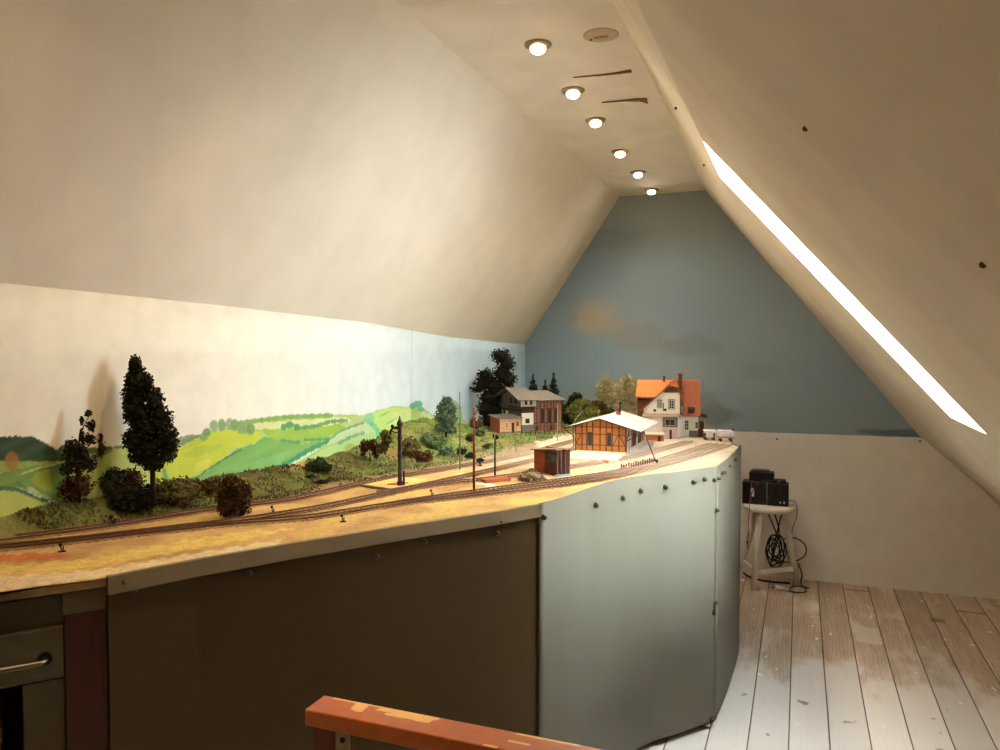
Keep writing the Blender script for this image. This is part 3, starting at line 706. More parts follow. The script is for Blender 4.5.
plant('ragged_tree', 'ragged sparse dark conifer with see-through top left of the poplar', 'tree', P, h, [((c[0] * .72 + .02, c[1], c[2]), (r_[0] * .85, r_[1], r_[2])) for c, r_ in lum], 2200, .0044, lf['dark'], [([(.02, 0, -.2), (0, 0, .3), (.03, 0, .7), (.16, 0, .98)], (.02, .014, .009, .003)), ([(0, 0, .3), (-.12, 0, .6)], (.008, .004)), ([(.02, 0, .4), (.25, 0, .7)], (.007, .003))], rz=vr(P), seed=5, core=False, shell=.1)
P = bank(93, 486); h = hpx(P, 46)
plant('ragged_tree', 'thin reddish sapling between the ragged conifer and the poplar', 'tree', P, h * 1.1, [((.1, 0, .85), (.08, .06, .14)), ((.14, 0, .65), (.09, .07, .15)), ((0, 0, .5), (.09, .08, .12)), ((-.1, 0, .62), (.05, .05, .08))], 750, .0045, lf['redbrown'],
      [([(-.16, 0, 0), (-.05, 0, .35), (.12, 0, .8)], (.016, .01, .004)), ([(-.05, 0, .35), (.1, 0, .5)], (.006, .003))], rz=vr(P), seed=6, core=False, shell=.1)
def bush(px_, py_, wpx, hp, m, label, n=900, size=.0042, seed=1, lumps=None, cat='bush', name='round_bush', deep=None, group=None, stems=None):
    P = bank(px_, py_); w = hpx(P, wpx) / 2; h = hpx(P, hp)
    dpt = (deep or .8) * w
    L_ = lumps or [((-.35, 0, .45), (.62, .8, .5)), ((.35, 0, .5), (.62, .8, .48)), ((0, 0, .62), (.6, .7, .38)), ((.1, -.2, .35), (.7, .7, .38))]
    L_ = [((c[0] * w, c[1] * dpt, c[2] * h), (r_[0] * w, r_[1] * dpt, r_[2] * h)) for c, r_ in L_]
    r = thing(name, label, cat, P, vr(P), group); foliage('foliage', L_, n, size, m, r, seed)
    MB().tube([(0, 0, -.01), (0, 0, h * .4)], [w * .08, w * .04], 6).build('stem', bark, r)
    return r
bush(71, 501, 38, 26, lf['redbrown'], 'low reddish-brown mound bush under the ragged conifer', 1500, seed=2)
bush(108, 494, 32, 26, lf['deep'], 'very dark round bush left behind the clipped hedge', 1200, seed=4)
bush(128, 492, 30, 22, lf['brown'], 'brown rounded bush between dark bush and poplar trunk', 900, seed=8)
bush(132, 511, 44, 25, lf['dark'], 'blocky dark hedge clump in front of the poplar, beside the rear track', 2000, seed=9,
     lumps=[((-.5, 0, .5), (.45, .7, .5)), ((.05, 0, .5), (.5, .7, .5)), ((.55, 0, .48), (.42, .7, .5)), ((0, 0, .75), (.9, .6, .25)), ((0, 0, .2), (.95, .6, .22))])
bush(176, 504, 54, 25, lf['olive'], 'wide low olive-brown shrub right of the poplar foot', 1500, seed=10)
bush(205, 492, 34, 11, lf['brown'], 'flat brown scrub strip at the hill foot behind the round track bush', 700, seed=11)
bush(234, 517, 36, 41, lf['brown'], 'bushy brown round tree standing right beside the rear track', 3400, .0045, seed=12, name='round_tree', cat='tree',
     lumps=[((-.1, 0, .74), (.6, .7, .24)), ((-.4, 0, .5), (.52, .7, .32)), ((.42, 0, .52), (.55, .7, .34)), ((0, 0, .3), (.75, .8, .3)), ((.3, 0, .25), (.6, .7, .24)), ((-.35, 0, .25), (.5, .6, .24))])
bush(318, 472, 30, 15, lf['deep'], 'dark green mound left of the brown bush pair on the far bank', 900, seed=13, lumps=[((-.3, 0, .35), (.6, .8, .4)), ((.1, 0, .6), (.45, .7, .4)), ((.5, 0, .3), (.45, .7, .3))])
bush(311, 479, 14, 5, lf['dark'], 'tiny dark tuft lying below the dark green mound', 200, .003, seed=14)
bush(322, 484, 15, 4, lf['dark'], 'tiny flat dark tuft near the rear track under the mound', 200, .003, seed=15)
bush(370, 461, 22, 22, lf['redbrown'], 'reddish-brown tree left of the water crane', 900, .0045, seed=16, name='round_tree', cat='tree', lumps=[((-.4, 0, .7), (.55, .6, .3)), ((.3, 0, .72), (.6, .6, .3)), ((.55, 0, .4), (.4, .5, .28)), ((-.6, 0, .4), (.25, .4, .2))])
bush(385, 455, 18, 26, lf['olive'], 'ragged olive tree reaching behind the water crane arm', 700, .0042, seed=17, name='round_tree', cat='tree', lumps=[((0, 0, .8), (.5, .6, .2)), ((.2, 0, .55), (.7, .6, .25)), ((-.2, 0, .3), (.6, .6, .25))])
bush(410, 458, 26, 22, lf['olive'], 'dark tangled bush immediately right of the water crane column', 900, seed=18)
bush(424, 462, 22, 12, lf['redbrown'], 'low reddish bush right of the tangled bush at the bank foot', 600, seed=19)
bush(428, 444, 18, 12, lf['greygreen'], 'small round grey-green bush on the mound top', 500, seed=20)
bush(436, 450, 26, 18, lf['green'], 'mid green bush on the mound under the bushy grey-green tree', 700, seed=21)
bush(446, 456, 20, 10, lf['greygreen'], 'low grey-green clump at the right foot of the mound', 500, seed=22)
for (a, b_, w_, h_, m_, lb, s_) in ((462, 455, 13, 8, 'deep', 'dark green clump just left of the tall rusty pole on the meadow', 23), (470, 459, 11, 7, 'dark', 'small dark clump behind the tall rusty pole', 24), (480, 463, 9, 5, 'deep', 'tiny clump beside the track bed right of the rusty pole', 25),
                                   (479, 437, 16, 10, 'green', 'light green scrub below the big dark tree', 26), (488, 449, 12, 6, 'green', 'pale green weeds behind the signal head', 27), (470, 442, 12, 9, 'brown', 'brown scrub between the thin wooden pole and the rusty pole', 28), (476, 430, 16, 14, 'olive', 'olive brown scrub at the left foot of the big dark tree', 29)):
    bush(a, b_, w_, h_, lf[m_], lb, 330, .0038, s_)
# bushy grey-green tree on the mound
P = bank(446, 437); h = hpx(P, 42)
plant('leafy_tree', 'upright grey-green leafy tree on the mound before the pale sky backdrop', 'tree', P, h, [((.02, 0, .87), (.15, .14, .13)), ((-.1, 0, .7), (.15, .14, .15)), ((.12, 0, .68), (.16, .14, .15)), ((-.12, 0, .48), (.18, .16, .16)), ((.1, 0, .45), (.2, .16, .16)), ((0, 0, .3), (.24, .16, .16)), ((-.1, 0, .2), (.2, .15, .1)), ((.12, 0, .16), (.16, .14, .1))], 2200, .005, lf['greygreen'],
      [([(0, 0, -.05), (0, 0, .5)], (.03, .015))], rz=vr(P), seed=31)
# big two-lobed dark tree
P = np.array([-1.60, 4.02, ZT]); h = .50
P = gy(493, 430, 4.15); P[2] = ZT
h = hpx(P, 80)
plant('broad_tree', 'large almost black two-lobed tree left of the timber water tower', 'tree', P, h, [((.10, 0, .90), (.15, .13, .11)), ((.18, 0, .80), (.12, .12, .12)), ((.12, 0, .68), (.16, .13, .13)), ((.2, 0, .6), (.12, .12, .12)), ((-.1, 0, .66), (.12, .12, .1)), ((-.13, 0, .55), (.13, .12, .1)), ((-.2, 0, .48), (.09, .09, .05)),
      ((.02, 0, .52), (.16, .14, .14)), ((-.05, 0, .38), (.17, .14, .14)), ((.12, 0, .4), (.17, .14, .14)), ((-.08, 0, .22), (.16, .14, .14)), ((.06, 0, .2), (.2, .15, .16)), ((-.02, 0, .08), (.17, .14, .1))], 4800, .0062, lf['dark'],
      [([(0, 0, -.01), (0, 0, .5), (.1, 0, .8)], (.03, .02, .006))], rz=vr(P), seed=32)

# ------------------------------------------------------------------ building kit
brick = mat('orange_brick', (172, 102, 44), .85, .14, 160); timber = mat('dark_timber', (66, 44, 30), .8, .2, 120); glassm = mat('dark_pane', (44, 46, 44), .25, .2, 60, spec=.6)
whitep = mat('white_plaster', (222, 216, 202), .8, .05, 60); pinkp = mat('pinkish_plaster', (206, 182, 172), .8, .12, 60); greyroof = mat('pale_roofing_felt', (196, 194, 192), .7, .06, 60)
slate = mat('grey_roof', (112, 106, 98), .8, .12, 90); brownw = mat('brown_boards', (104, 72, 52), .85, .18, 90, stretch=(3, 3, .4)); greyw = mat('grey_boards', (100, 92, 84), .85, .18, 90, stretch=(3, 3, .4))
lightw = mat('weathered_pale_boards', (168, 160, 148), .85, .14, 90, stretch=(3, 3, .4)); tile = mat('orange_tile', (200, 118, 56), .8, .2, 120); tiledk = mat('brown_tile', (146, 82, 52), .8, .2, 120)
peach = mat('peach_plaster', (206, 160, 118), .85, .1, 60); redw = mat('red_plaster', (172, 96, 62), .85, .1, 60); stone = mat('grey_stone', (112, 106, 104), .9, .2, 160); dkbrown = mat('dark_brown_wood', (84, 46, 26), .7, .2, 90); white2 = mat('white_paint', (228, 226, 220), .6, .04, 60)
black = mat('black_metal', (26, 26, 26), .5, .2, 60, metal=.4)
def window(B, x, z, w, h, y=0, parent=None, axis='y', fr=.0022, side=-1, barc=2, fm_=None):
    """frame part with pane sub-part; on the local wall y (or x when axis is 'x')"""
    f_ = MB(); p_ = MB(); o = .002 * side
    def bx(mb, a0, a1, z0, z1, d0, d1):
        d0, d1 = sorted((d0, d1))
        if axis == 'y': mb.box(a0, a1, y + d0, y + d1, z0, z1)
        else: mb.box(y + d0, y + d1, a0, a1, z0, z1)
    bx(p_, x, x + w, z, z + h, 0, .4 * o)
    for a0, a1, z0, z1 in ((x, x + fr, z, z + h), (x + w - fr, x + w, z, z + h), (x, x + w, z, z + fr), (x, x + w, z + h - fr, z + h), (x + w / 2 - fr / 3, x + w / 2 + fr / 3, z, z + h)): bx(f_, a0, a1, z0, z1, 0, 1.2 * o)
    for k in range(1, barc + 1): bx(f_, x, x + w, z + h * k / (barc + 1) - fr / 3, z + h * k / (barc + 1) + fr / 3, 0, 1.1 * o)
    fo = f_.build('window', fm_ or timber, B); p_.build('pane', glassm, fo); return fo
def door(B, x, z, w, h, y, m, axis='y', side=-1):
    mb = MB(); d0, d1 = sorted((0, .0025 * side))
    mb.box(x, x + w, y + d0, y + d1, z, z + h) if axis == 'y' else mb.box(y + d0, y + d1, x, x + w, z, z + h)
    return mb.build('door', m, B)

# goods shed (axis aligned)
A = gz(575, 452.5); G = thing('goods_shed', 'half-timbered orange brick goods shed with pale felt roof at layout centre', 'building', (A[0], A[1], ZT), 0)
Wd, Dp, H1, H2 = .228, .40, .118, .150
wl = MB().prism([(0, 0), (Wd, 0), (Wd, H1), (Wd / 2, H2), (0, H1)], .0, .004, 'y'); wl.prism([(0, 0), (Wd, 0), (Wd, H1), (Wd / 2, H2), (0, H1)], Dp - .004, Dp, 'y'); wl.box(0, .004, .004, Dp - .004, 0, H1)
wl.build('brick_wall', brick, G)
MB().box(Wd - .004, Wd, .004, Dp - .004, 0, H1).build('side_wall', pinkp, G)
tb = MB(); e = -.0016
def tim(x0, z0, x1, z1, w=.0045): tb.bar((x0, e, z0), (x1, e, z1), w, .003) if abs(x1 - x0) > 1e-6 else tb.box(x0 - w / 2, x0 + w / 2, e - .0015, .001, z0, z1)
def rf(x_): return H1 + (H2 - H1) * (1 - abs(x_ - Wd / 2) / (Wd / 2))
for x_ in (.003, .032, .054, .080, .113, .140, .166, .196, .225): tim(x_, 0, x_, rf(x_) - .002)
for z_ in (.003, .038, .085, .116): tim(0, z_, Wd, z_, .004)
tim(.004, .038, .030, .085); tim(.168, .038, .194, .085); tim(.222, .038, .198, .085)
tb.build('timber_frame', timber, G)
window(G, .058, .034, .018, .060); window(G, .144, .034, .018, .060)
# right side wall timbering, doors, loading platform
ts = MB()
for y_ in (.003, .05, .1, .15, .2, .25, .3, .35, Dp - .003): ts.box(Wd - .001, Wd + .002, y_ - .002, y_ + .002, 0, H1)
for z_ in (.06, H1 - .004): ts.box(Wd - .001, Wd + .002, 0, Dp, z_ - .002, z_ + .002)
ts.bar((Wd + .001, .005, .062), (Wd + .001, .048, .1), .003)
ts.build('timber_frame', timber, G)
door(G, .12, .02, .07, .075, Wd, dkbrown, 'x', 1); door(G, .26, .02, .06, .075, Wd, dkbrown, 'x', 1)
MB().box(Wd, Wd + .05, .06, Dp - .02, .0, .022).build('loading_platform', mat('platform_stone', (190, 180, 165), .9, .15, 90), G)
ov = .045; rt = .0035
for sgn, nm in ((-1, 'roof'), (1, 'roof')):
    xe = Wd / 2 + sgn * (Wd / 2 + ov + (.02 if sgn > 0 else 0)); ze = H2 + .004 - (H2 - H1) / (Wd / 2) * abs(xe - Wd / 2)
    MB().slab([(Wd / 2, -.022, H2 + .006), (xe, -.022, ze + .002), (xe, Dp + .02, ze + .002), (Wd / 2, Dp + .02, H2 + .006)], rt).build(nm, greyroof, G)
vb = MB()
for y_ in (-.0225, Dp + .02):
    for sgn in (-1, 1):
        xe = Wd / 2 + sgn * (Wd / 2 + ov + (.02 if sgn > 0 else 0)); ze = H2 + .004 - (H2 - H1) / (Wd / 2) * abs(xe - Wd / 2)
        MB().bar((Wd / 2, y_, H2 + .003), (xe, y_, ze - .001), .002, .006).build('verge_board', timber, G)
bk = MB()
for y_ in (.02, .14, .26, .38):
    MB().bar((Wd, y_, .075), (Wd + ov, y_, .107), .003).build('roof_bracket', timber, G)
MB().box(Wd / 2 + .012, Wd / 2 + .026, .25, .264, H2 - .01, H2 + .026).box(Wd / 2 + .010, Wd / 2 + .028, .248, .266, H2 + .026, H2 + .030).build('chimney', mat('chimney_brick', (130, 76, 54), .9, .2, 150), G)
MB().tube([(Wd / 2 + .03, .256, H2), (Wd / 2 + .03, .256, H2 + .045), (Wd / 2 + .03, .256, H2 + .06)], [.003, .003, .006], 8).build('stove_pipe', black, G)
MB().tube([(-.004, -.006, H1 - .012), (-.004, -.006, .03), (-.02, -.015, .012)], .0022, 8).tube([(-.05, .0, H1 - .014), (-.03, -.004, H1 - .028), (-.01, -.006, H1 - .04), (-.004, -.006, H1 - .06)], .0022, 8).build('drain_pipe', black, G)
# stone loading ramp before the gable
rp = thing('loading_ramp', 'pale stone loading ramp in front of the goods shed gable', 'ramp', (A[0] - .02, A[1] - .26, ZT))
m_ = MB().prism([(.0, 0), (.26, .0), (.25, .255), (.03, .255)], 0.0, .0125, 'z'); m_.build('ramp_slab', mat('pale_stone', (222, 204, 170), .9, .08, 60), rp)
MB().box(.205, .232, -.004, .0, 0, .012).build('ramp_opening', mat('ochre_opening', (150, 112, 62), .9), rp)
# platform kerb with short posts right
SP = gz(621, 470); SE = gz(656, 462)
kb = thing('slatted_barrier', 'tiny row of short brown stakes in front of the goods shed', 'fence', (SP[0], SP[1], ZT), math.atan2(SE[1] - SP[1], SE[0] - SP[0]))
Lk = float(np.hypot(SE[0] - SP[0], SE[1] - SP[1]))
for i in range(15):
    MB().box(i * Lk / 15, i * Lk / 15 + .0055, -.002, .002, 0, .018 + .004 * ((i * 7) % 3 == 0)).build('stake', dkbrown, kb)
MB().box(0, Lk, -.001, .001, .006, .0075).build('crossbar', dkbrown, kb)
# raised barrier pole leaning against the shed eave
BP = gz(656.5, 463.5)
rb = thing('barrier_pole', 'thin red-brown barrier pole leaning up beside the goods shed corner', 'pole', (BP[0], BP[1], ZT))
tp = gy(644, 432, BP[1] + .02) - np.array([BP[0], BP[1], ZT])
MB().tube([(0, 0, 0), tuple(tp)], [.0026, .0018], 8).build('boom', mat('red_brown_paint', (96, 36, 28), .5), rb)
MB().box(-.006, .006, -.006, .006, 0, .016).build('pivot_post', black, rb)

# open-front hut in the foreground
A = gz(534, 471); B_ = gz(557, 476.5)
ang = math.atan2(B_[1] - A[1], B_[0] - A[0]); Lh = float(np.hypot(B_[0] - A[0], B_[1] - A[1]))
Hh = thing('open_hut', 'small brown wooden hut with open slatted right side beside tracks', 'building', (A[0], A[1], ZT), ang)
Dh = .058
hw = MB().box(0, Lh * .47, 0, .003, 0, .082).box(0, .003, 0, Dh, 0, .078).box(0, Lh, Dh - .003, Dh, 0, .09); hw.build('brick_wall', mat('rust_brick', (150, 74, 36), .85, .15, 120), Hh)
hp_ = MB().box(Lh * .47, Lh - .002, 0, .003, 0, .046).build('panel_wall', dkbrown, Hh)
window(Hh, Lh * .49, .046, Lh * .47, .042, .002, barc=0, fr=.003)
po = MB()
for y_ in (0.0, Dh * .3, Dh * .62, Dh - .004): po = MB().box(Lh - .004, Lh, y_, y_ + .005, 0, .095).build('post', dkbrown, Hh)
for k in range(6): MB().box(Lh - .003, Lh - .001, Dh * .06 + k * .0088, Dh * .06 + k * .0088 + .0035, 0, .09).build('slat', timber, Hh)
MB().slab([(-.008, -.012, .083), (Lh + .012, -.012, .100), (Lh + .012, Dh + .008, .100), (-.008, Dh + .008, .083)], .004).build('roof', mat('dusty_roof', (120, 96, 76), .9, .15, 90), Hh)
MB().box(Lh - .008, Lh + .014, -.004, Dh * .9, 0, .006).build('stone_step', mat('bluish_stone', (150, 158, 164), .9, .15, 90), Hh)
MB().box(0, Lh, 0, .001, .078, .083).build('fascia', timber, Hh)

# pile of brushwood
P = gz(532, 480.5); pl_ = MB()
r_ = random.Random(5)
pl_.ball((0, 0, 0), (.045, .036, .034), 14, 8, .12)
for k in range(420):
    a = r_.uniform(0, 2 * PI); q = math.sqrt(r_.random()); x_, y_ = .052 * q * math.cos(a), .042 * q * math.sin(a); z_ = .042 * (1 - q ** 1.3) + .002
    d = Vector((r_.gauss(0, 1), r_.gauss(0, 1), r_.gauss(0, .5))).normalized() * r_.uniform(.006, .014)
    pl_.bar((x_ - d.x / 2, y_ - d.y / 2, max(.001, z_ - d.z / 2)), (x_ + d.x / 2, y_ + d.y / 2, max(.002, z_ + d.z / 2)), .0014)
o = pl_.build('brushwood_pile', mat('dry_twigs', (110, 92, 66), .9, .35, 160)); o.location = (P[0], P[1], ZT)
tag(o, 'small heap of grey-brown twigs beside the open hut', 'pile', kind='stuff')

# water tower group
A = gz(500, 433.5); ang = math.radians(46)
WT = thing('timber_water_tower', 'dark timber water tower with jettied tank storey and corner of white plaster', 'building', (A[0], A[1], ZT), ang)
u0, u1, v1 = .132, .205, .28; he, ha = .190, .232
MB().box(u0, u1, 0, v1, 0, .04).build('stone_base', stone, WT)
MB().box(u0 + .002, u1 - .001, .002, v1, .04, .110).build('plaster_wall', whitep, WT)
MB().box(u0 + .001, u1, .001, v1, .105, .146).build('boarded_wall', timber, WT)
MB().prism([(.004, .12), (v1, .12), (v1, he - .012), (v1 / 2, ha - .002), (.004, he - .008)], u0, u1, 'x').build('gable_boards', greyw, WT)
MB().prism([(-.008, .140), (.165, .140), (.165, ha - .018), (v1 / 2, ha - .008), (-.008, he - .008)], u0 - .012, u1 + .008, 'x').build('tank_storey', greyw, WT)
MB().box(u0 - .0125, u1 + .009, -.0105, -.0078, .141, he - .008).build('front_boards', lightw, WT)
cb = MB()
for k in range(8): cb.bar((u0 + .004 + k * .0095, .001, .122), (u0 + .004 + k * .0095, -.009, .141), .0028)
for k in range(8): cb.bar((u0 + .001, .008 + k * .021, .120), (u0 - .011, .008 + k * .021, .141), .003)
cb.build('corbels', timber, WT)
for x_ in (u0 + .012, u0 + .042): window(WT, x_, .150, .014, .024, -.0105, barc=1)
for y_ in (.04, .10): window(WT, y_, .152, .026, .03, u0 - .0122, axis='x', barc=1)
window(WT, u0 + .022, .048, .024, .026, .002, barc=1); window(WT, .215, .085, .026, .034, u0 + .0018, axis='x', barc=1, fm_=brownw)
for s in (-1, 1):
    yc = v1 / 2; ye = yc + s * (v1 / 2 + .03); ze = ha + .006 - (ha - he + .008) / (v1 / 2) * (v1 / 2 + .03)
    MB().slab([(u0 - .035, yc, ha + .006), (u1 + .02, yc, ha + .006), (u1 + .02, ye, ze), (u0 - .035, ye, ze)], .004).build('roof', slate, WT)
MB().box(u0 - .0005, u0 + .002, .012, .175, .04, .108).build('side_boards', brownw, WT)
# annex in front of tower
AN = thing('brick_annex', 'low peach and red annex with flat grey roof in front of the water tower', 'building', (A[0], A[1], ZT), ang)
AN.scale = (1.06, 1, 1); WT.scale = (1, 1, 1)
MB().box(0, .118, 0, .003, 0, .078).build('front_wall', peach, AN); MB().box(0, .004, .003, .13, 0, .082).build('end_wall', redw, AN); MB().box(.004, .118, .125, .13, 0, .084).build('rear_wall', redw, AN)
MB().box(.114, .118, .003, .125, 0, .078).build('inner_wall', redw, AN)
MB().slab([(-.012, -.012, .083), (.126, -.012, .083), (.126, .135, .092), (-.012, .135, .092)], .004).build('roof', slate, AN)
window(AN, .028, .028, .018, .03, 0, barc=1, fm_=white2); door(AN, .066, 0, .014, .056, 0, timber); window(AN, .092, .036, .013, .024, 0, barc=1, fm_=redw)
MB().box(0, .118, -.0012, 0, .0, .008).build('plinth', stone, AN)
# hall right of the tower
HL = thing('timbered_hall', 'brown half-timbered two-storey hall with tall windows right of water tower', 'building', (A[0], A[1], ZT), ang)
h0, h1, hd, hh = .209, .388, .17, .172
MB().box(h0, h1, .012, hd, .0, hh).build('brick_wall', mat('dull_brick', (124, 84, 68), .85, .2, 120), HL)
tb = MB(); 
for x_ in (h0 + .002, h0 + .02, h0 + .04, h0 + .066, h0 + .084, h0 + .11, h0 + .126, h0 + .148, h1 - .003): tb.box(x_ - .0016, x_ + .0016, .0095, .012, 0, hh)
for z_ in (.045, .125, hh - .004): tb.box(h0, h1, .0095, .012, z_ - .0015, z_ + .0015)
for y_ in (.014, .06, .11, hd - .002): tb.box(h1, h1 + .002, y_ - .0016, y_ + .0016, 0, hh)
tb.build('timber_frame', timber, HL)
for x_ in (h0 + .045, h0 + .089, h0 + .130): window(HL, x_, .045, .017, .078, .010, barc=4)
for x_ in (h0 + .012, h0 + .1): door(HL, x_, 0, .016, .03, .0105, timber)
ry = (.012 + hd) / 2; rz_ = .222
rm = MB(); c0, c1 = h0 - .004, h1 + .022; f0, f1 = -.008, hd + .02; za = hh - .001; q0, q1 = h0 - .004, h1 - .055
rm.add([(c0, f0, za), (c1, f0, za), (c1, f1, za), (c0, f1, za), (q0, ry, rz_), (q1, ry, rz_)], [(0, 1, 5, 4), (1, 2, 5), (2, 3, 4, 5), (3, 0, 4), (3, 2, 1, 0)])
rm.build('roof', slate, HL)
# meadow fence before them
fn = thing('meadow_fence', 'low wooden fence with thin stakes on the meadow before the hall', 'fence', tuple(gz(521, 436)), math.radians(46))
for i in range(12): MB().box(i * .028, i * .028 + .003, 0, .003, -.004, .022).build('stake', dkbrown, fn)
MB().box(0, .31, .001, .0022, .014, .0165).build('rail', dkbrown, fn)

# far conifers behind
fx = [(533, 399, 30, 'fir', 'left dark conifer tip rising behind the water tower roof'), (545, 397, 15, 'fir', 'shorter middle conifer behind the hall roof'), (553.5, 399, 28, 'fir', 'pointed dark fir behind right end of the hall roof'), (536, 396, 8, 'redbrown', 'small reddish treetop beside conifer behind the tower')]
for k, (a, b_, hp2, m_, lb) in enumerate(fx):
    Pg = gy(a, 430, 4.72); Pt = gy(a, b_ - hp2 + 2, 4.72) if k != 3 else gy(a, 386, 4.72)
    topy = {0: 375, 1: 381, 2: 373, 3: 386}[k]; Pt = gy(a, topy, 4.72); h = Pt[2] - ZT
    lum = [((0, 0, .15 + .8 * i / 7), (.34 * (1 - i / 7.6), .34 * (1 - i / 7.6), .085)) for i in range(8)]
    plant('fir_tree', lb, 'tree', (Pg[0], 4.72, ZT), h, lum, 900, .006, lf[m_], [([(0, 0, 0), (0, 0, .95)], (.02, .004))], seed=40 + k, group='conifers behind the timber buildings')
# woods between hall and station
wd = [(571, 432, 34, 36, 'deep', 'dark wood edge tree right beside the hall wall', 4.35), (582, 432, 34, 34, 'yelgreen', 'yellow-green young tree with pale slanting trunk', 4.3), (597, 430, 34, 30, 'olive', 'shady olive tree behind the goods shed roof', 4.4), (576, 431, 22, 40, 'fir', 'dark tree with tip next to the hall roof end', 4.6)]
for k, (a, b_, w_, hp2, m_, lb, Y) in enumerate(wd):
    Pg = gy(a, b_, Y); Pg[2] = ZT; topy = {0: 405, 1: 400, 2: 402, 3: 394}[k]; h = gy(a, topy, Y)[2] - ZT; w = hpx(Pg, w_) / 2 / h
    lum = [((-.3 * w, 0, .66), (.5 * w, .3, .22)), ((-.4 * w, 0, .5), (.6 * w, .3, .22)), ((.45 * w, 0, .55), (.6 * w, .3, .22)), ((0, 0, .8), (.55 * w, .25, .18)), ((0, 0, .3), (.8 * w, .3, .24))]
    st = [([(-.3, -.25, 0), (-.12, -.28, .35), (.1, -.25, .6)], (.02, .016, .008))] if k == 1 else [([(0, 0, 0), (0, 0, .7)], (.02, .008))]
    plant('wood_tree', lb, 'tree', Pg, h * 1.08, lum, 2600, .0062, lf[m_], st, birchb if k == 1 else bark, seed=50 + k, core=True)
# pale birches
for k, (a, topy, w_, lb, Y) in enumerate(((606, 374, 24, 'pale feathery birch left of the pair behind the goods shed', 4.45), (627, 374, 34, 'pale feathery birch touching the orange roof, right of the pair', 4.4))):
    Pg = gy(a, 432, Y); Pg[2] = ZT; h = gy(a, topy, Y)[2] - ZT; w = hpx(Pg, w_) / 2 / h
    lum = [((0, 0, .93), (.35 * w, .12, .08)), ((-.3 * w, 0, .8), (.55 * w, .15, .12)), ((.4 * w, 0, .78), (.5 * w, .15, .12)), ((.1 * w, 0, .66), (.8 * w, .2, .12)), ((-.5 * w, 0, .6), (.5 * w, .2, .1)), ((.65 * w, 0, .55), (.5 * w, .2, .12)), ((0, 0, .45), (.9 * w, .2, .14)), ((.3 * w, 0, .28), (.9 * w, .2, .14))]
    plant('birch_tree', lb, 'tree', Pg, h, lum, 4600 if k else 3200, .005, lf['birch'], [([(0, 0, 0), (.02, 0, .5), (0, 0, .9)], (.022, .016, .005)), ([(.01, 0, .4), (.4 * w, -.02, .72)], (.01, .004)), ([(.01, 0, .45), (-.4 * w, -.02, .8)], (.009, .004))], birchb, seed=60 + k, core=False, shell=.25, group='pale birches behind the goods shed')

# station building
O = gz(662, 437.5); ST = thing('station_building', 'white station house with steep orange tiled roof and half-hipped gable', 'building', (O[0], O[1], ZT), math.radians(8))
xa, xb2 = -.10, .180
MB().box(xa - .03, .095, .055, .26, 0, .185).build('rear_wall', brownw, ST)
MB().box(.09, xb2, .05, .26, 0, .112).build('main_wall', whitep, ST)
# gable wing with asymmetrical wall
gp = [(-.095, 0), (.088, 0), (.088, .215), (.078, .240), (.058, .262), (.03, .262), (-.005, .232), (-.095, .150)]
MB().prism(gp, .0, .12, 'y').build('gable_wing', mat('cream_plaster', (232, 228, 208), .8, .05, 60), ST)
MB().prism([(.002, .232), (.082, .232), (.078, .245), (.058, .268), (.034, .268)], -.003, .0, 'y').build('gable_boards', brownw, ST)
window(ST, .036, .244, .016, .007, -.003, barc=0)
MB().box(xb2 - .045, xb2, .0485, .0502, 0, .034).build('stone_plinth', stone, ST)
# gable roof slopes
rl = [(-.115, .135), (.0, .240), (.036, .280), (.062, .300)]
for (x0, z0), (x1, z1) in zip(rl[:-1], rl[1:]):
    yy = -.012 if x1 < .05 else -.006
    MB().slab([(x0, -.012, z0), (x1, -.012 if x1 < .05 else .012, z1), (x1, .16, z1), (x0, .16, z0)], .005).build('gable_roof', tiledk, ST)
rr2 = [(.062, .300), (.082, .262), (.094, .218), (.104, .165)]
for (x0, z0), (x1, z1) in zip(rr2[:-1], rr2[1:]):
    MB().slab([(x0, .012 if x0 < .07 else -.012, z0), (x1, -.012, z1), (x1, .16, z1), (x0, .16, z0)], .005).build('gable_roof', tiledk, ST)
MB().add([(.030, -.014, .270), (.084, -.014, .262), (.062, .03, .305)], [(0, 1, 2)]).prism([(.034, .266), (.080, .262), (.062, .297)], -.012, .02, 'y').build('gable_hip', tile, ST)
# main roof: ridge along x
rh, ryy = .290, .165
MB().slab([(-.135, .02, .208), (.05, .02, .208), (.05, ryy, rh), (-.135, ryy, rh)], .005).build('left_roof', tile, ST)
MB().slab([(.104, .02, .112), (xb2 + .012, .02, .112), (xb2 + .012, .06, .165), (.104, .06, .165)], .005).build('lower_right_roof', tiledk, ST)
MB().slab([(.06, .058, .163), (xb2 + .012, .058, .163), (xb2 + .012, ryy, rh - .002), (.06, ryy, rh - .002)], .005).build('right_roof', tiledk, ST)
MB().slab([(-.135, .31, .20), (xb2 + .012, .31, .20), (xb2 + .012, ryy, rh), (-.135, ryy, rh)], .005).build('rear_roof', tile, ST)
MB().prism([(.05, .112), (.26, .112), (.26, .22), (ryy, rh - .006), (.06, .158)], xb2 - .004, xb2, 'x').prism([(.055, .18), (.26, .18), (ryy, rh - .006)], -.13, -.126, 'x').build('end_gable', brownw, ST)
MB().box(.128, .162, .028, .075, .125, .158).build('dormer', dkbrown, ST); window(ST, .131, .130, .028, .02, .028, barc=0)
MB().box(.078, .098, .10, .12, .24, .322).box(.076, .100, .098, .122, .318, .326).build('chimney', mat('chimney_brick_dark', (116, 62, 44), .9, .2, 150), ST)
MB().box(.0, .010, .15, .16, .28, .312).build('small_chimney', timber, ST)
surr = mat('brown_surround', (134, 106, 84), .85)
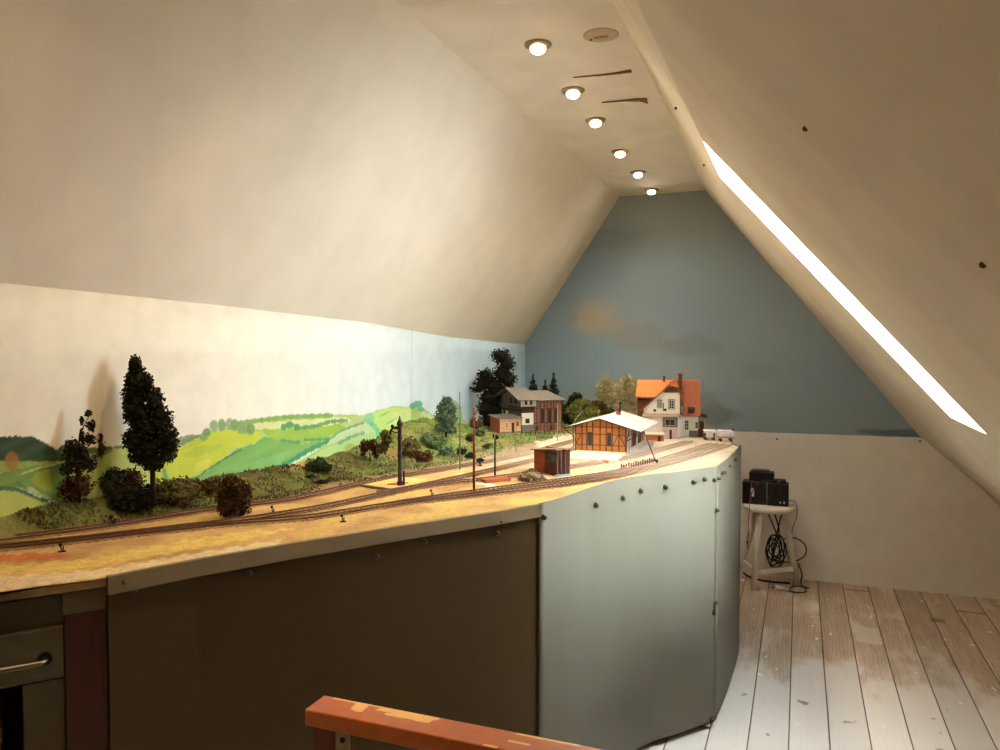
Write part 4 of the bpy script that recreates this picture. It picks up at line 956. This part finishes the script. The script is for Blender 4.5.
for (x_, z_, w_, h_) in ((.034, .150, .026, .042), (-.022, .155, .017, .034)):
    MB().box(x_ - .004, x_ + w_ + .004, -.003, 0, z_ - .004, z_ + h_ + .006).build('window_surround', surr, ST); window(ST, x_, z_, w_, h_, -.003, barc=2, fm_=white2)
window(ST, -.044, .133, .013, .012, 0, barc=0); window(ST, .004, .137, .018, .012, 0, barc=0)
MB().box(.003, .008, -.006, 0, .15, .178).build('flue', dkbrown, ST)
# lean-to porch in front
MB().box(-.085, .004, -.055, -.003, 0, .105).build('porch_wall', whitep, ST); MB().box(.004, .078, -.06, -.003, .06, .112).build('porch_boarding', greyw, ST)
pv = MB()
for k in range(11): pv.box(.004 + k * .0067, .004 + k * .0067 + .0058, -.064, -.06, 0, .06)
pv.box(.004, .078, -.06, -.003, 0, .06); pv.build('plank_wall', pinkp, ST)
MB().slab([(-.098, -.072, .112), (.088, -.072, .116), (.088, .0, .124), (-.098, .0, .124)], .004).build('porch_roof', mat('tan_roof', (160, 140, 116), .85, .1, 60), ST)
window(ST, -.06, .062, .018, .016, -.055, barc=0); door(ST, .038, 0, .012, .048, -.0645, timber); window(ST, .016, .068, .05, .034, -.06, barc=0, fm_=lightw)
# right ground floor
window(ST, .112, .036, .022, .052, .05, barc=2, fm_=white2); door(ST, .082, .0, .02, .09, .0485, white2); window(ST, .165, .045, .02, .035, .05, barc=1, fm_=white2)
MB().box(xb2, xb2 + .03, .06, .2, 0, .07).build('side_porch', dkbrown, ST); MB().slab([(xb2, .045, .112), (xb2 + .045, .045, .105), (xb2 + .045, .21, .105), (xb2, .21, .112)], .004).build('side_porch_roof', timber, ST)
MB().box(xb2 + .034, xb2 + .038, .05, .054, 0, .1).build('porch_post', mat('ochre_post', (206, 150, 50), .7), ST)
# orange low outbuilding between shed and station
OB = thing('brick_outhouse', 'low orange brick outbuilding seen under the goods shed eave', 'building', tuple(gz(646, 441)), math.radians(8))
MB().box(0, .085, 0, .05, 0, .032).build('brick_wall', brick, OB); MB().box(-.003, .088, -.003, .053, .032, .038).build('coping', whitep, OB); door(OB, .058, 0, .014, .026, 0, timber)

# ------------------------------------------------------------------ railway furniture
P = gz(400, 487); WC = thing('water_crane', 'dark cast-iron water crane column with side arm on a planked pad', 'water crane', (P[0], P[1], ZT + .006), vr(P)); h = .222
MB().lathe([(.010, 0), (.010, .012), (.0075, .016), (.0068, .15), (.0075, .152), (.0075, .16), (.0068, .165), (.0068, .198), (.010, .2), (.010, .206), (.008, .212), (.005, .216), (.0025, .222), (.0025, .228), (.0005, .23)]).build('column', mat('crane_iron', (52, 48, 44), .5, .2, 80, metal=.3), WC, True)
MB().tube([(0, 0, .185), (-.012, 0, .192), (-.024, 0, .190), (-.03, 0, .178), (-.03, 0, .168)], [.005, .004, .004, .0035, .0035], 8).tube([(0, 0, .175), (-.018, 0, .176), (-.03, 0, .185)], .002, 6).ball((-.024, 0, .196), .006).build('spout_arm', black, WC, True)
MB().lathe([(.0035, 0), (.0035, .045), (.002, .048)], (.013, 0, 0), 8).build('valve_post', black, WC)
pad = gz(362, 487.5); pe = gz(428, 478.5)
pq = [gz(*q) for q in ((362, 486.5), (390, 490.5), (428, 481), (401, 478.5))]
pd = thing('planked_pad', 'pale wooden pad under the water crane between two tracks', 'platform', (pad[0], pad[1], ZT), math.atan2(pe[1] - pad[1], pe[0] - pad[0]))
pd.rotation_euler = (0, 0, 0); lq = [(p[0] - pad[0], p[1] - pad[1]) for p in pq]
MB().prism(lq, 0, .0062, 'z').build('plank_deck', mat('pale_deck', (212, 166, 96), .9, .1, 60), pd)
cq = gz(396, 486) - pad; MB().prism([(cq[0] - .022, cq[1] - .022), (cq[0] + .012, cq[1] - .008), (cq[0] + .03, cq[1] + .03), (cq[0] - .008, cq[1] + .012)], .0062, .010, 'z').build('cover_plate', mat('rust_plate', (176, 104, 48), .8), pd)
MB().bar((lq[0][0], lq[0][1] - .004, .004), (lq[1][0], lq[1][1] - .004, .004), .008, .009).build('kerb_beam', mat('grey_beam', (120, 108, 76), .9), pd)
def teleg(P, h, r, m, label, ins=True, group='line poles beside the tracks'):
    T_ = thing('telegraph_pole', label, 'pole', (P[0], P[1], P[2]), vr(P), group)
    MB().tube([(0, 0, -.002), (0, 0, h * .5), (0, 0, h)], [r, r * .9, r * .7], 8).build('pole', m, T_, True)
    if ins:
        b_ = MB().tube([(-.009, 0, h * .92), (.011, 0, h * .92)], .0012, 6).tube([(-.004, 0, h * .86), (.011, 0, h * .86)], .0012, 6).build('cross_arm', m, T_)
        for q in ((.011, .90), (.008, .845), (-.009, .90), (.010, .87)): MB().lathe([(.0022, 0), (.0026, .004), (.0012, .008)], (q[0], 0, h * q[1]), 8).build('insulator', white2, T_)
    return T_
rustp = mat('rust_pole', (110, 58, 36), .7, .15, 60); greyp = mat('grey_pole', (110, 92, 74), .8, .15, 60)
P = gz(474, 491); teleg((P[0], P[1], ZT), hpx(P, 84), .0042, rustp, 'tall rusty red-brown pole with white insulators in front of the tracks')
P = gz(460, 469.5); teleg((P[0], P[1], ZT), hpx(P, 78), .0026, greyp, 'tall thin grey-brown pole left of the rusty pole', False)
P = gz(516, 452.5); teleg((P[0], P[1], ZT), hpx(P, 34), .0016, greyp, 'short thin pole with crossbar in front of the peach annex', False)
P = gz(557.5, 441); teleg((P[0], P[1], ZT), hpx(P, 38), .002, mat('pale_pole', (170, 156, 134), .8), 'pale thin pole in front of the timbered hall', False)
P = gz(581, 443); teleg((P[0], P[1], ZT), hpx(P, 36), .0013, greyp, 'hair-thin pole behind the left goods shed eave', False)
P = gz(495, 477.5); SG = thing('signal_post', 'black slender signal post with twin lamp head beside brick pit', 'signal', (P[0], P[1], ZT), vr(P)); h = hpx(P, 44)
MB().tube([(0, 0, 0), (0, 0, h * .9)], [.0036, .0028], 8).box(-.004, .004, -.004, .004, 0, .01).build('post', black, SG)
MB().ball((.007, -.001, h * .93), (.007, .004, .008)).ball((-.005, 0, h * .95), (.004, .003, .007)).build('lamp_head', black, SG)
chb = mat('burnt_brick', (138, 72, 38), .85, .15, 150)
pa, pb_ = gz(486, 483.5), gz(511, 481)
pt = thing('brick_pit', 'low orange brick block at the foot of the signal post', 'wall', (pa[0], pa[1], ZT), math.atan2(pb_[1] - pa[1], pb_[0] - pa[0]))
MB().box(0, float(np.hypot(*(pb_ - pa)[:2])), 0, .04, 0, .012).build('brick_block', chb, pt, bevel=.001)
def lever(px_, py_, label, s=1.):
    P = gz(px_, py_); L_ = thing('point_lever', label, 'lever', (P[0], P[1], ZT), vr(P), 'point levers between the rails'); 
    MB().box(-.008 * s, .008 * s, -.004, .004, 0, .003).build('base', black, L_); MB().tube([(0, 0, .002), (-.003 * s, 0, .014 * s)], .0016 * s, 6).tube([(.0025 * s, 0, .002), (.0025 * s, 0, .013 * s)], .0014 * s, 6).build('handle', black, L_)
    MB().ball((-.003 * s, 0, .017 * s), (.004 * s, .003 * s, .004 * s)).build('weight', black, L_)
lever(62, 552, 'small lever at the far left between near tracks'); lever(273, 513, 'small upright lever left of the middle track fork'); lever(343, 522, 'low lever in front of the front track'); lever(432, 496, 'tiny lever just left of the rusty pole'); lever(113, 525, 'black box lever by rear track under the hedge clump', 1.3); lever(480, 466, 'dark lever box beside the rear track near the signal', 1.2)
# wagons
wgm = mat('pale_wagon', (214, 210, 206), .6, .1, 60); wgd = mat('wagon_dark', (74, 66, 64), .7, .2, 60)
for k, (a, b_, w_, lb) in enumerate(((710, 440.5, 11, 'small open pale wagon nearest the station at table end'), (726, 442, 15.5, 'pale covered flat wagon at the far table corner'))):
    P = gz(a, b_); w = hpx(P, w_); WG = thing('wagon', lb, 'wagon', (P[0], P[1], ZT), math.radians(12), 'two model wagons at the table end'); WG.scale = (1, 1, 1.25)
    if k == 0:
        MB().box(-w / 2, w / 2, 0, .05, .026, .030).box(-w / 2, w / 2, 0, .003, .012, .034).build('body', wgm, WG); MB().box(-w / 2, -w / 2 + .008, -.002, .05, .003, .03).box(w / 2 - .012, w / 2 - .004, -.002, .05, .003, .03).build('end_frame', wgd, WG); MB().slab([(-w / 2 - .002, -.003, .038), (w / 2 + .002, -.003, .038), (w / 2 + .002, .053, .040), (-w / 2 - .002, .053, .040)], .003).build('roof', wgm, WG)
    else:
        MB().box(-w / 2, w / 2, 0, .06, .014, .022).build('floor_frame', mat('wagon_pinkish', (160, 144, 140), .7), WG); MB().prism([(-w / 2, .022), (w / 2, .022), (w / 2 - .004, .044), (-w / 2 + .002, .044)], .004, .056, 'y').build('body', wgm, WG); MB().box(w / 2 - .010, w / 2 - .002, .01, .02, .044, .052).build('brake_box', wgd, WG)
    for x_ in (-w * .32, w * .32):
        for y_ in (.006, .042): MB().tube([(x_, y_, .0075), (x_, y_ + .004, .0075)], .0075, 12).build('wheel', wgd, WG)

# ------------------------------------------------------------------ things under the left end
d2 = Vector((.61, .79)).normalized(); pa = Vector((-1.285, 1.137)); angC = math.atan2(d2.y, d2.x)
def cp2(q, off_=.0):            # pixel on the vertical front plane, moved back by off_
    n = Vector((d2.y, -d2.x)); a = pa - n * off_; b_ = a + d2
    return vplane_hit(q, a, b_)[0]
postm = mat('dark_red_wood', (58, 26, 16), .5, .2, 12, stretch=(6, 6, .6)); cabm = mat('grey_olive_paint', (78, 70, 50), .6, .08, 10); chrome = mat('chrome', (120, 112, 98), .35, .05, 50, metal=1)
a = cp2((65, 660), .02); b_ = cp2((107, 660), .02); wP = float(np.hypot(*(b_ - a)[:2])); zt2 = cp2((90, 611), .02)[2]
PO = thing('wooden_post', 'dark red-brown wooden post under the table beside the olive panel', 'post', (a[0], a[1], 0), angC)
MB().box(0, wP, 0, .06, 0, zt2).build('upright', postm, PO, bevel=.002)
MB().box(-.002, wP + .0, -.001, .07, zt2, ZT - .024).build('spacer_block', cabm, PO)
c0 = cp2((64, 660), .035)
CB = thing('olive_cabinet', 'dim olive-grey cabinet with bar-handled drawer under the left table end', 'cabinet', (c0[0], c0[1], 0), angC)
zt3 = cp2((40, 603), .035)[2] ; zo = cp2((12, 703), .035)[2]; xo = -float(np.hypot(*(cp2((23, 703), .035) - c0)[:2])); xh = -float(np.hypot(*(cp2((46, 645), .035) - c0)[:2]))
MB().box(-.62, 0, .005, .4, zo + .03, ZT - .03).box(xo, 0, 0, .4, .05, zo + .03).box(-.62, xo, .02, .4, .05, .08).box(-.62, -.60, 0, .4, .05, zo + .03).box(-.62, xo, .38, .4, .08, zo + .03).build('body', cabm, CB)
DR = MB().box(-.60, xh + .03, -.010, .005, zo + .035, zt3 - .05).build('drawer', cabm, CB, bevel=.002)
zh = cp2((20, 658), .05)[2]
MB().tube([(xh - .002, -.01, zh), (xh - .002, -.03, zh), (xh - .012, -.036, zh), (xh - .2, -.036, zh), (xh - .21, -.03, zh), (xh - .21, -.01, zh)], .0055, 10).build('handle', chrome, DR, True)
MB().tube([(xh - .002, -.011, zh), (xh - .002, -.016, zh)], .013, 14).build('handle_rose', black, DR)
BX = thing('storage_box', 'reddish-brown box standing in the open cabinet bay', 'box', (c0[0] + (xo - .12) * d2.x - .06 * d2.y, c0[1] + (xo - .12) * d2.y + .06 * d2.x, .08), angC)
MB().box(-.12, .08, 0, .2, 0, zo - .18).build('body', mat('reddish_card', (120, 70, 52), .8), BX); MB().box(-.122, .082, -.002, .202, zo - .18, zo - .15).build('lid', mat('tan_card', (140, 104, 74), .8), BX)

# ------------------------------------------------------------------ foreground railing
RL = thing('orange_railing', 'glossy orange-brown wooden railing with chipped paint in the foreground', 'railing', (-.823, 1.143, 0))
rm_, t, b = newmat('chipped_orange_paint'); x, y, z = t.sep(t.pos())[:3]
b.inputs['Roughness'].default_value = .28; b.inputs['Specular IOR Level'].default_value = .5
n_ = t.noise(t.pos(), 45, 3); n3 = t.noise(t.comb(t.math('MULTIPLY', x, .5), y, 0.0), 60, 3)
col0 = t.mix(t.ramp(n_, .35, .65), lin((164, 80, 14)), lin((176, 88, 20)))
def rect(cx, cy, rx, ry, nzv=.9):
    dx = t.math('ABSOLUTE', t.math('DIVIDE', t.math('SUBTRACT', x, cx), rx)); dy = t.math('ABSOLUTE', t.math('DIVIDE', t.math('SUBTRACT', y, cy), ry))
    return t.ramp(t.math('ADD', t.math('MAXIMUM', dx, dy), t.math('MULTIPLY_ADD', n3, nzv, -nzv / 2)), 1.02, .96)
top = t.math('GREATER_THAN', z, .7975)
for cx, cy, rx, ry in ((.192, .048, .045, .013), (.155, .052, .035, .007), (.088, .045, .013, .016), (.06, .0575, .035, .0035), (.115, .058, .03, .003), (.44, .058, .06, .004), (.36, .0035, .012, .0025), (.40, .03, .02, .003)):
    col0 = t.mix(t.math('MULTIPLY', rect(cx, cy, rx, ry), top), col0, lin((226, 176, 96)))
t.put(b.inputs['Base Color'], col0)
MB().box(0, .62, 0, .062, .770, .8).build('top_rail', rm_, RL, bevel=.0025)
dk2 = mat('orange_brown_paint', (96, 40, 12), .35, .08, 30)
for x_ in (.012, .55): MB().box(x_, x_ + .044, .008, .05, 0, .770).build('post', dk2, RL, bevel=.002)
br = MB().box(.057, .085, .012, .015, .70, .768).build('bracket', mat('greyish_plate', (150, 130, 110), .4, metal=.5), RL)
MB().tube([(.0725, .012, .752), (.0725, .009, .752)], .005, 10).build('screw', black, br)
MB().box(.056, .55, .018, .04, .30, .33).build('lower_rail', dk2, RL)

# ------------------------------------------------------------------ stool and power supplies
stm = mat('cream_stool_paint', (228, 220, 202), .5, .05, 20); SX, SYc, SZ = -.160, 4.90, .505
ST2 = thing('wooden_stool', 'cream painted round wooden stool holding black transformers by far wall', 'stool', (SX, SYc, 0))
MB().lathe([(.143, 0), (.152, .006), (.152, .024), (.145, .030), (.0, .030)][:4] + [(.001, .030)], (0, 0, SZ - .03), 36).build('seat', stm, ST2, True)
fe = [(-.09, -.105), (.150, .08), (.09, -.15 + .05), (-.17, .12)]
ft = []
for (fx_, fy_), (tx, ty) in zip([(gz(753.6, 590, 0)[0] - SX, gz(753.6, 590, 0)[1] - SYc), (gz(797, 584.5, 0)[0] - SX, gz(797, 584.5, 0)[1] - SYc), (-.19, .14)], [(-.055, -.075), (.085, .005), (-.07, .08)]):
    lg = MB().tube([(fx_, fy_, 0), ((fx_ + tx) / 2, (fy_ + ty) / 2, (SZ - .03) / 2), (tx, ty, SZ - .028)], [.0155, .019, .018], 12).build('leg', stm, ST2, True); ft.append((fx_, fy_, tx, ty))
def lp(i, z_): a = ft[i]; q = z_ / (SZ - .03); return (a[0] + (a[2] - a[0]) * q, a[1] + (a[3] - a[1]) * q, z_)
MB().bar(lp(0, .105), lp(1, .105), .016, .030).build('stretcher', stm, ST2); MB().bar(lp(1, .13), lp(2, .13), .016, .03).build('stretcher', stm, ST2); MB().bar(lp(2, .11), lp(0, .11), .016, .03).build('stretcher', stm, ST2)
blk = mat('black_plastic', (22, 20, 21), .45, .15, 40); red_ = mat('red_plastic', (150, 24, 20), .4); whp = mat('white_plastic', (225, 222, 214), .4, .03, 30)
def on_stool(px0, px1, pyt, pyb, y_, dep, z0, label, name='transformer'):
    a, b_ = gy(px0, pyb, y_), gy(px1, pyb, y_); zt_ = gy((px0 + px1) / 2, pyt, y_)[2]; T_ = thing(name, label, 'power supply', (a[0], y_, z0))
    w, h = b_[0] - a[0], zt_ - z0
    MB().box(0, w, 0, dep, 0, h).build('case', blk, T_, bevel=.006); return T_, w, h
Ta, w, h = on_stool(767, 788.5, 484, 502.5, 4.86, .11, SZ, 'black square transformer with two tiny knobs at stool front right')
for x_ in (w * .62, w * .8): MB().tube([(x_, 0, h * .18), (x_, -.006, h * .18)], .005, 10).build('knob', whp, Ta)
vs = MB()
for k in range(5): vs.box(w * .1, w * .5, -.001, 0, h * (.45 + .09 * k), h * (.45 + .09 * k) + .003)
vs.build('vent_slot', mat('dark_slot', (8, 8, 8), .8), Ta)
Tb, w, h = on_stool(742, 766, 482, 503, 4.87, .11, SZ, 'black transformer with white tag at the stool left behind the table corner'); MB().box(w * .38, w * .5, -.002, 0, h * .35, h * .72).build('tag', whp, Tb)
zt_ = SZ + h
Tc, w, h2_ = on_stool(749, 774, 472.5, 482, 4.89, .09, zt_ + .001, 'flat black power brick lying on top of the left transformer')
MB().box(w * .1, w * .8, .01, .09, h2_, h2_ + .008).build('lid', blk, Tc, bevel=.003)
Td, w, h3_ = on_stool(772, 786, 480, 484.5, 4.88, .06, gy(778, 484, 4.86)[2] + .002, 'small black adapter resting on the right transformer'); MB().tube([(w * .5, .0, h3_ * .5), (w * .5, -.008, h3_ * .5)], .008, 10).build('dial', mat('yellowish_dial', (120, 116, 70), .6), Td)
def cable(pts, r, m, label, name='cable', n=8, group=None):
    P = [Vector(p) for p in pts]; P = [P[0] * 2 - P[1]] + P + [P[-1] * 2 - P[-2]]; o = []
    for i in range(1, len(P) - 2):
        for k in range(n):
            q = k / n; a, b_, c, d = P[i - 1:i + 3]; o.append(.5 * ((2 * b_) + (-a + c) * q + (2 * a - 5 * b_ + 4 * c - d) * q * q + (-a + 3 * b_ - 3 * c + d) * q ** 3))
    o.append(P[-2]); ob = MB().tube(o, r, 8).build(name, m, None, True); tag(ob, label, 'cable', group); return ob
def Y(px_, py_, y_): return tuple(gy(px_, py_, y_))
cable([Y(789, 500, 4.87), Y(796, 503, 4.90), Y(797, 515, 4.93), Y(793, 527, 4.95), Y(790, 540, 4.97), Y(786, 545, 4.98), Y(789, 560, 5.0)], .0022, blk, 'thin black cable curling down the right stool leg')
r_ = random.Random(3); cx, cz = 776, 551
pts = []
for k in range(34):
    a = k * 1.05; rad = 9 + 5 * math.sin(k * .9); pts.append(Y(cx + rad * math.cos(a) * .75, cz + rad * 1.25 * math.sin(a), 4.93 + .03 * math.sin(k * 1.7)))
cable([Y(766, 508, 4.97)] + pts + [Y(783, 508, 4.97)], .0042, blk, 'tangled loops of thick black cable hanging between the stool legs')
cable([Y(783, 539, 4.95), Y(795, 538, 5.0), Y(805, 545, 5.03), Y(805, 555, 5.03), Y(796, 561, 5.0), Y(783, 562, 4.97), Y(772, 559, 4.95)], .004, blk, 'wide black cable loop reaching out right of the stool')
cable([Y(774, 512, 5.0), Y(779, 530, 5.0), Y(776, 545, 4.99), Y(770, 565, 4.98)], .0045, blk, 'straight black lead dropping from under the stool seat')
fz = lambda px_, py_: tuple(gz(px_, py_, .006))
cable([Y(798, 563, 5.04), Y(802, 574, 5.06), fz(801, 583), fz(806, 590), fz(804, 592), fz(793, 592), fz(790, 588), fz(797, 586), fz(809, 588)], .004, blk, 'black mains cable lying in a loop on the floor by the right stool leg')
fc = cable([fz(742, 571), fz(748, 576), fz(760, 580), fz(775, 582), fz(790, 583)], .006, blk, 'black cable along the floor behind the stool')
rl_ = thing('test_lead', 'thin red test lead with clips hanging off the left stool side', 'cable', Y(750, 505, 4.74))
def rel(p): o_ = Y(750, 505, 4.74); return tuple(p[i] - o_[i] for i in range(3))
MB().tube([rel(Y(752, 480, 4.82)), rel(Y(750, 500, 4.75)), rel(Y(748.5, 520, 4.74)), rel(Y(748, 536, 4.74))], .0018, 6).build('wire', red_, rl_); MB().tube([rel(Y(748.3, 532, 4.74)), rel(Y(747.5, 545, 4.74))], [.004, .0025], 8).build('red_clip', red_, rl_); MB().tube([rel(Y(747, 541, 4.74)), rel(Y(748, 549, 4.74))], [.004, .002], 8).build('black_clip', blk, rl_)
cable([Y(750, 503, 4.76), Y(753, 490, 4.78), Y(762, 481, 4.80), Y(772, 483, 4.795), Y(768, 500, 4.78), Y(756, 504, 4.76), Y(750, 500, 4.77)], .003, mat('brownish_cable', (50, 30, 28), .5), 'thick cable looped over the front of the transformers')
Pp = gz(775, 590, 0); PG = thing('mains_plug', 'white mains plug lying on the floorboards under the stool', 'plug', (Pp[0], Pp[1], .016), math.radians(8))
MB().tube([(0, 0, 0), (.02, 0, 0), (.038, 0, 0)], [.016, .015, .009], 14).build('plug_body', whp, PG, True); MB().tube([(.038, 0, 0), (.045, 0, 0), (.075, .004, -.010), (.12, .004, -.012)], [.006, .003, .003, .003], 8).build('cord', whp, PG)
for s in (-1, 1): MB().tube([(-.018, .006 * s, 0), (0, .006 * s, 0)], .0022, 8).build('pin', chrome, PG)

# ------------------------------------------------------------------ ceiling lamps
ringm = mat('ring_metal', (150, 132, 108), .4, .05, 30, metal=.4); cupm = mat('white_cup', (226, 214, 194), .5, .03, 30)
bulb = emit('halogen_glow', (255, 222, 160), 14)
LP = [(-.829, 2.478), (-.846, 2.963), (-.861, 3.38), (-.878, 3.959), (-.885, 4.465), (-.900, 4.98)]
wh = ['first', 'second', 'third', 'fourth', 'fifth', 'last']
lab = ['nearest and largest glowing ceiling spotlight', 'glowing ceiling spotlight between the nearest one and the first three farther ones, second in row', 'third glowing ceiling spotlight from the camera in the row', 'fourth glowing ceiling spotlight from the camera in the row', 'fifth glowing ceiling spotlight, next to the last of the row', 'farthest glowing ceiling spotlight, right above the blue-grey wall']
lab[1] = 'second nearest glowing spotlight, beside the upper torn ceiling seam'
dl = thing('ceiling_spotlight', lab[0], 'ceiling lamp', (LP[0][0], LP[0][1], ZC), group='recessed ceiling spotlights')
MB().lathe([(.030, -.001), (.046, -.001), (.046, -.005), (.040, -.008), (.032, -.008), (.030, -.005)], n=32, closed=True).build('ring', ringm, dl, True)
ax = Vector((.10, -.38, -1)).normalized(); c0_ = Vector((0, 0, .0)); c1_ = c0_ + ax * .020
MB().tube([c0_, c1_, c1_ + ax * .001], [.031, .030, .026], 28).build('lamp_cup', cupm, dl, True)
MB().tube([c1_ + ax * .0012, c1_ + ax * .004, c1_ + ax * .0065], [.0255, .024, .015], 28).build('bulb', bulb, dl, True)
for k, (x_, y_) in enumerate(LP[1:]): dup(dl, (x_, y_, ZC), label=lab[k + 1])
def kelvin(c): return lin(c)
def spot(x_, y_, tgt, e_, c, ang_=120, z_=2.40):
    L = bpy.data.lights.new('spot', 'SPOT'); L.energy = e_; L.color = c; L.spot_size = math.radians(ang_); L.spot_blend = .9; L.shadow_soft_size = .03
    o = bpy.data.objects.new('spot', L); COL.objects.link(o); o.location = (x_, y_, z_)
    d = Vector(tgt) - Vector((x_, y_, z_)); o.rotation_euler = d.to_track_quat('-Z', 'Y').to_euler(); return o
warm = (1, .70, .40)
EN = [14, 14, 14, 15, 15, 9]
for (x_, y_), e_ in zip(LP, EN):
    spot(x_ - .01, y_, (x_ + .12, y_ - (.12 if y_ < 4.9 else .9), 1.4), 7 if y_ < 4.9 else 2.5, (1, .86, .70), 165, z_=ZC - .06)
    spot(x_ - .012, y_ - .003, (x_ - .24, y_ - (.06 if y_ < 4.9 else .45), 1.4), e_, (1, .82, .62), 96, z_=ZC - .045)
# blank round cover in the ceiling
P = gz(601, 35, ZC); CV = thing('blank_ceiling_cover', 'unlit round cover disc in ceiling right of the nearest spotlight', 'ceiling cover', (P[0], P[1], ZC))
MB().lathe([(.001, -.006), (.040, -.006), (.052, -.003), (.058, -.001), (.058, 0), (.001, 0)], n=36).build('disc', mat('cover_cream', (186, 168, 142), .6, .08, 30), CV, True)
MB().box(-.022, .022, -.006, .006, -.009, -.006).build('label_recess', mat('brown_smudge', (146, 122, 94), .7), CV); MB().tube([(-.036, .01, -.008), (-.036, .01, -.005)], .005, 10).build('screw', scr, CV)

# ------------------------------------------------------------------ further lamps of the row behind the camera's view, an added fill, daylight
for y_, e_ in ((1.6, 20), (.95, 14), (.3, 7)): spot(-.83, y_, (-1.3, y_ + .15, 1.0), e_, (1, .68, .38), 92)
spot(-.45, -1.0, (-.5, 1.2, 2.5), 5, (1, .72, .45), 110, 1.9)  # added warm fill aimed up at the ceiling, not a lamp of the row
Wd_ = bpy.data.worlds.new('World'); S.world = Wd_; Wd_.use_nodes = True
bg = Wd_.node_tree.nodes['Background']; bg.inputs[0].default_value = (.86, .94, 1.0, 1)
t = NT(Wd_); gd = t.new('ShaderNodeTexCoord').outputs['Generated']
nm = t.new('ShaderNodeVectorMath', operation='NORMALIZE'); t.l.new(gd, nm.inputs[0])
dt = t.new('ShaderNodeVectorMath', operation='DOT_PRODUCT'); t.l.new(nm.outputs[0], dt.inputs[0]); dt.inputs[1].default_value = Vector((.12, -.5, .86)).normalized()
glow = t.math('POWER', t.math('MAXIMUM', dt.outputs['Value'], 0.0), 9.0)
t.l.new(t.math('MULTIPLY_ADD', glow, 150.0, 20.0), bg.inputs[1])
try: S.cycles.sample_clamp_indirect = 10
except Exception: pass
S.view_settings.exposure = 0.7
S.cycles.diffuse_bounces = 8; S.cycles.max_bounces = 12
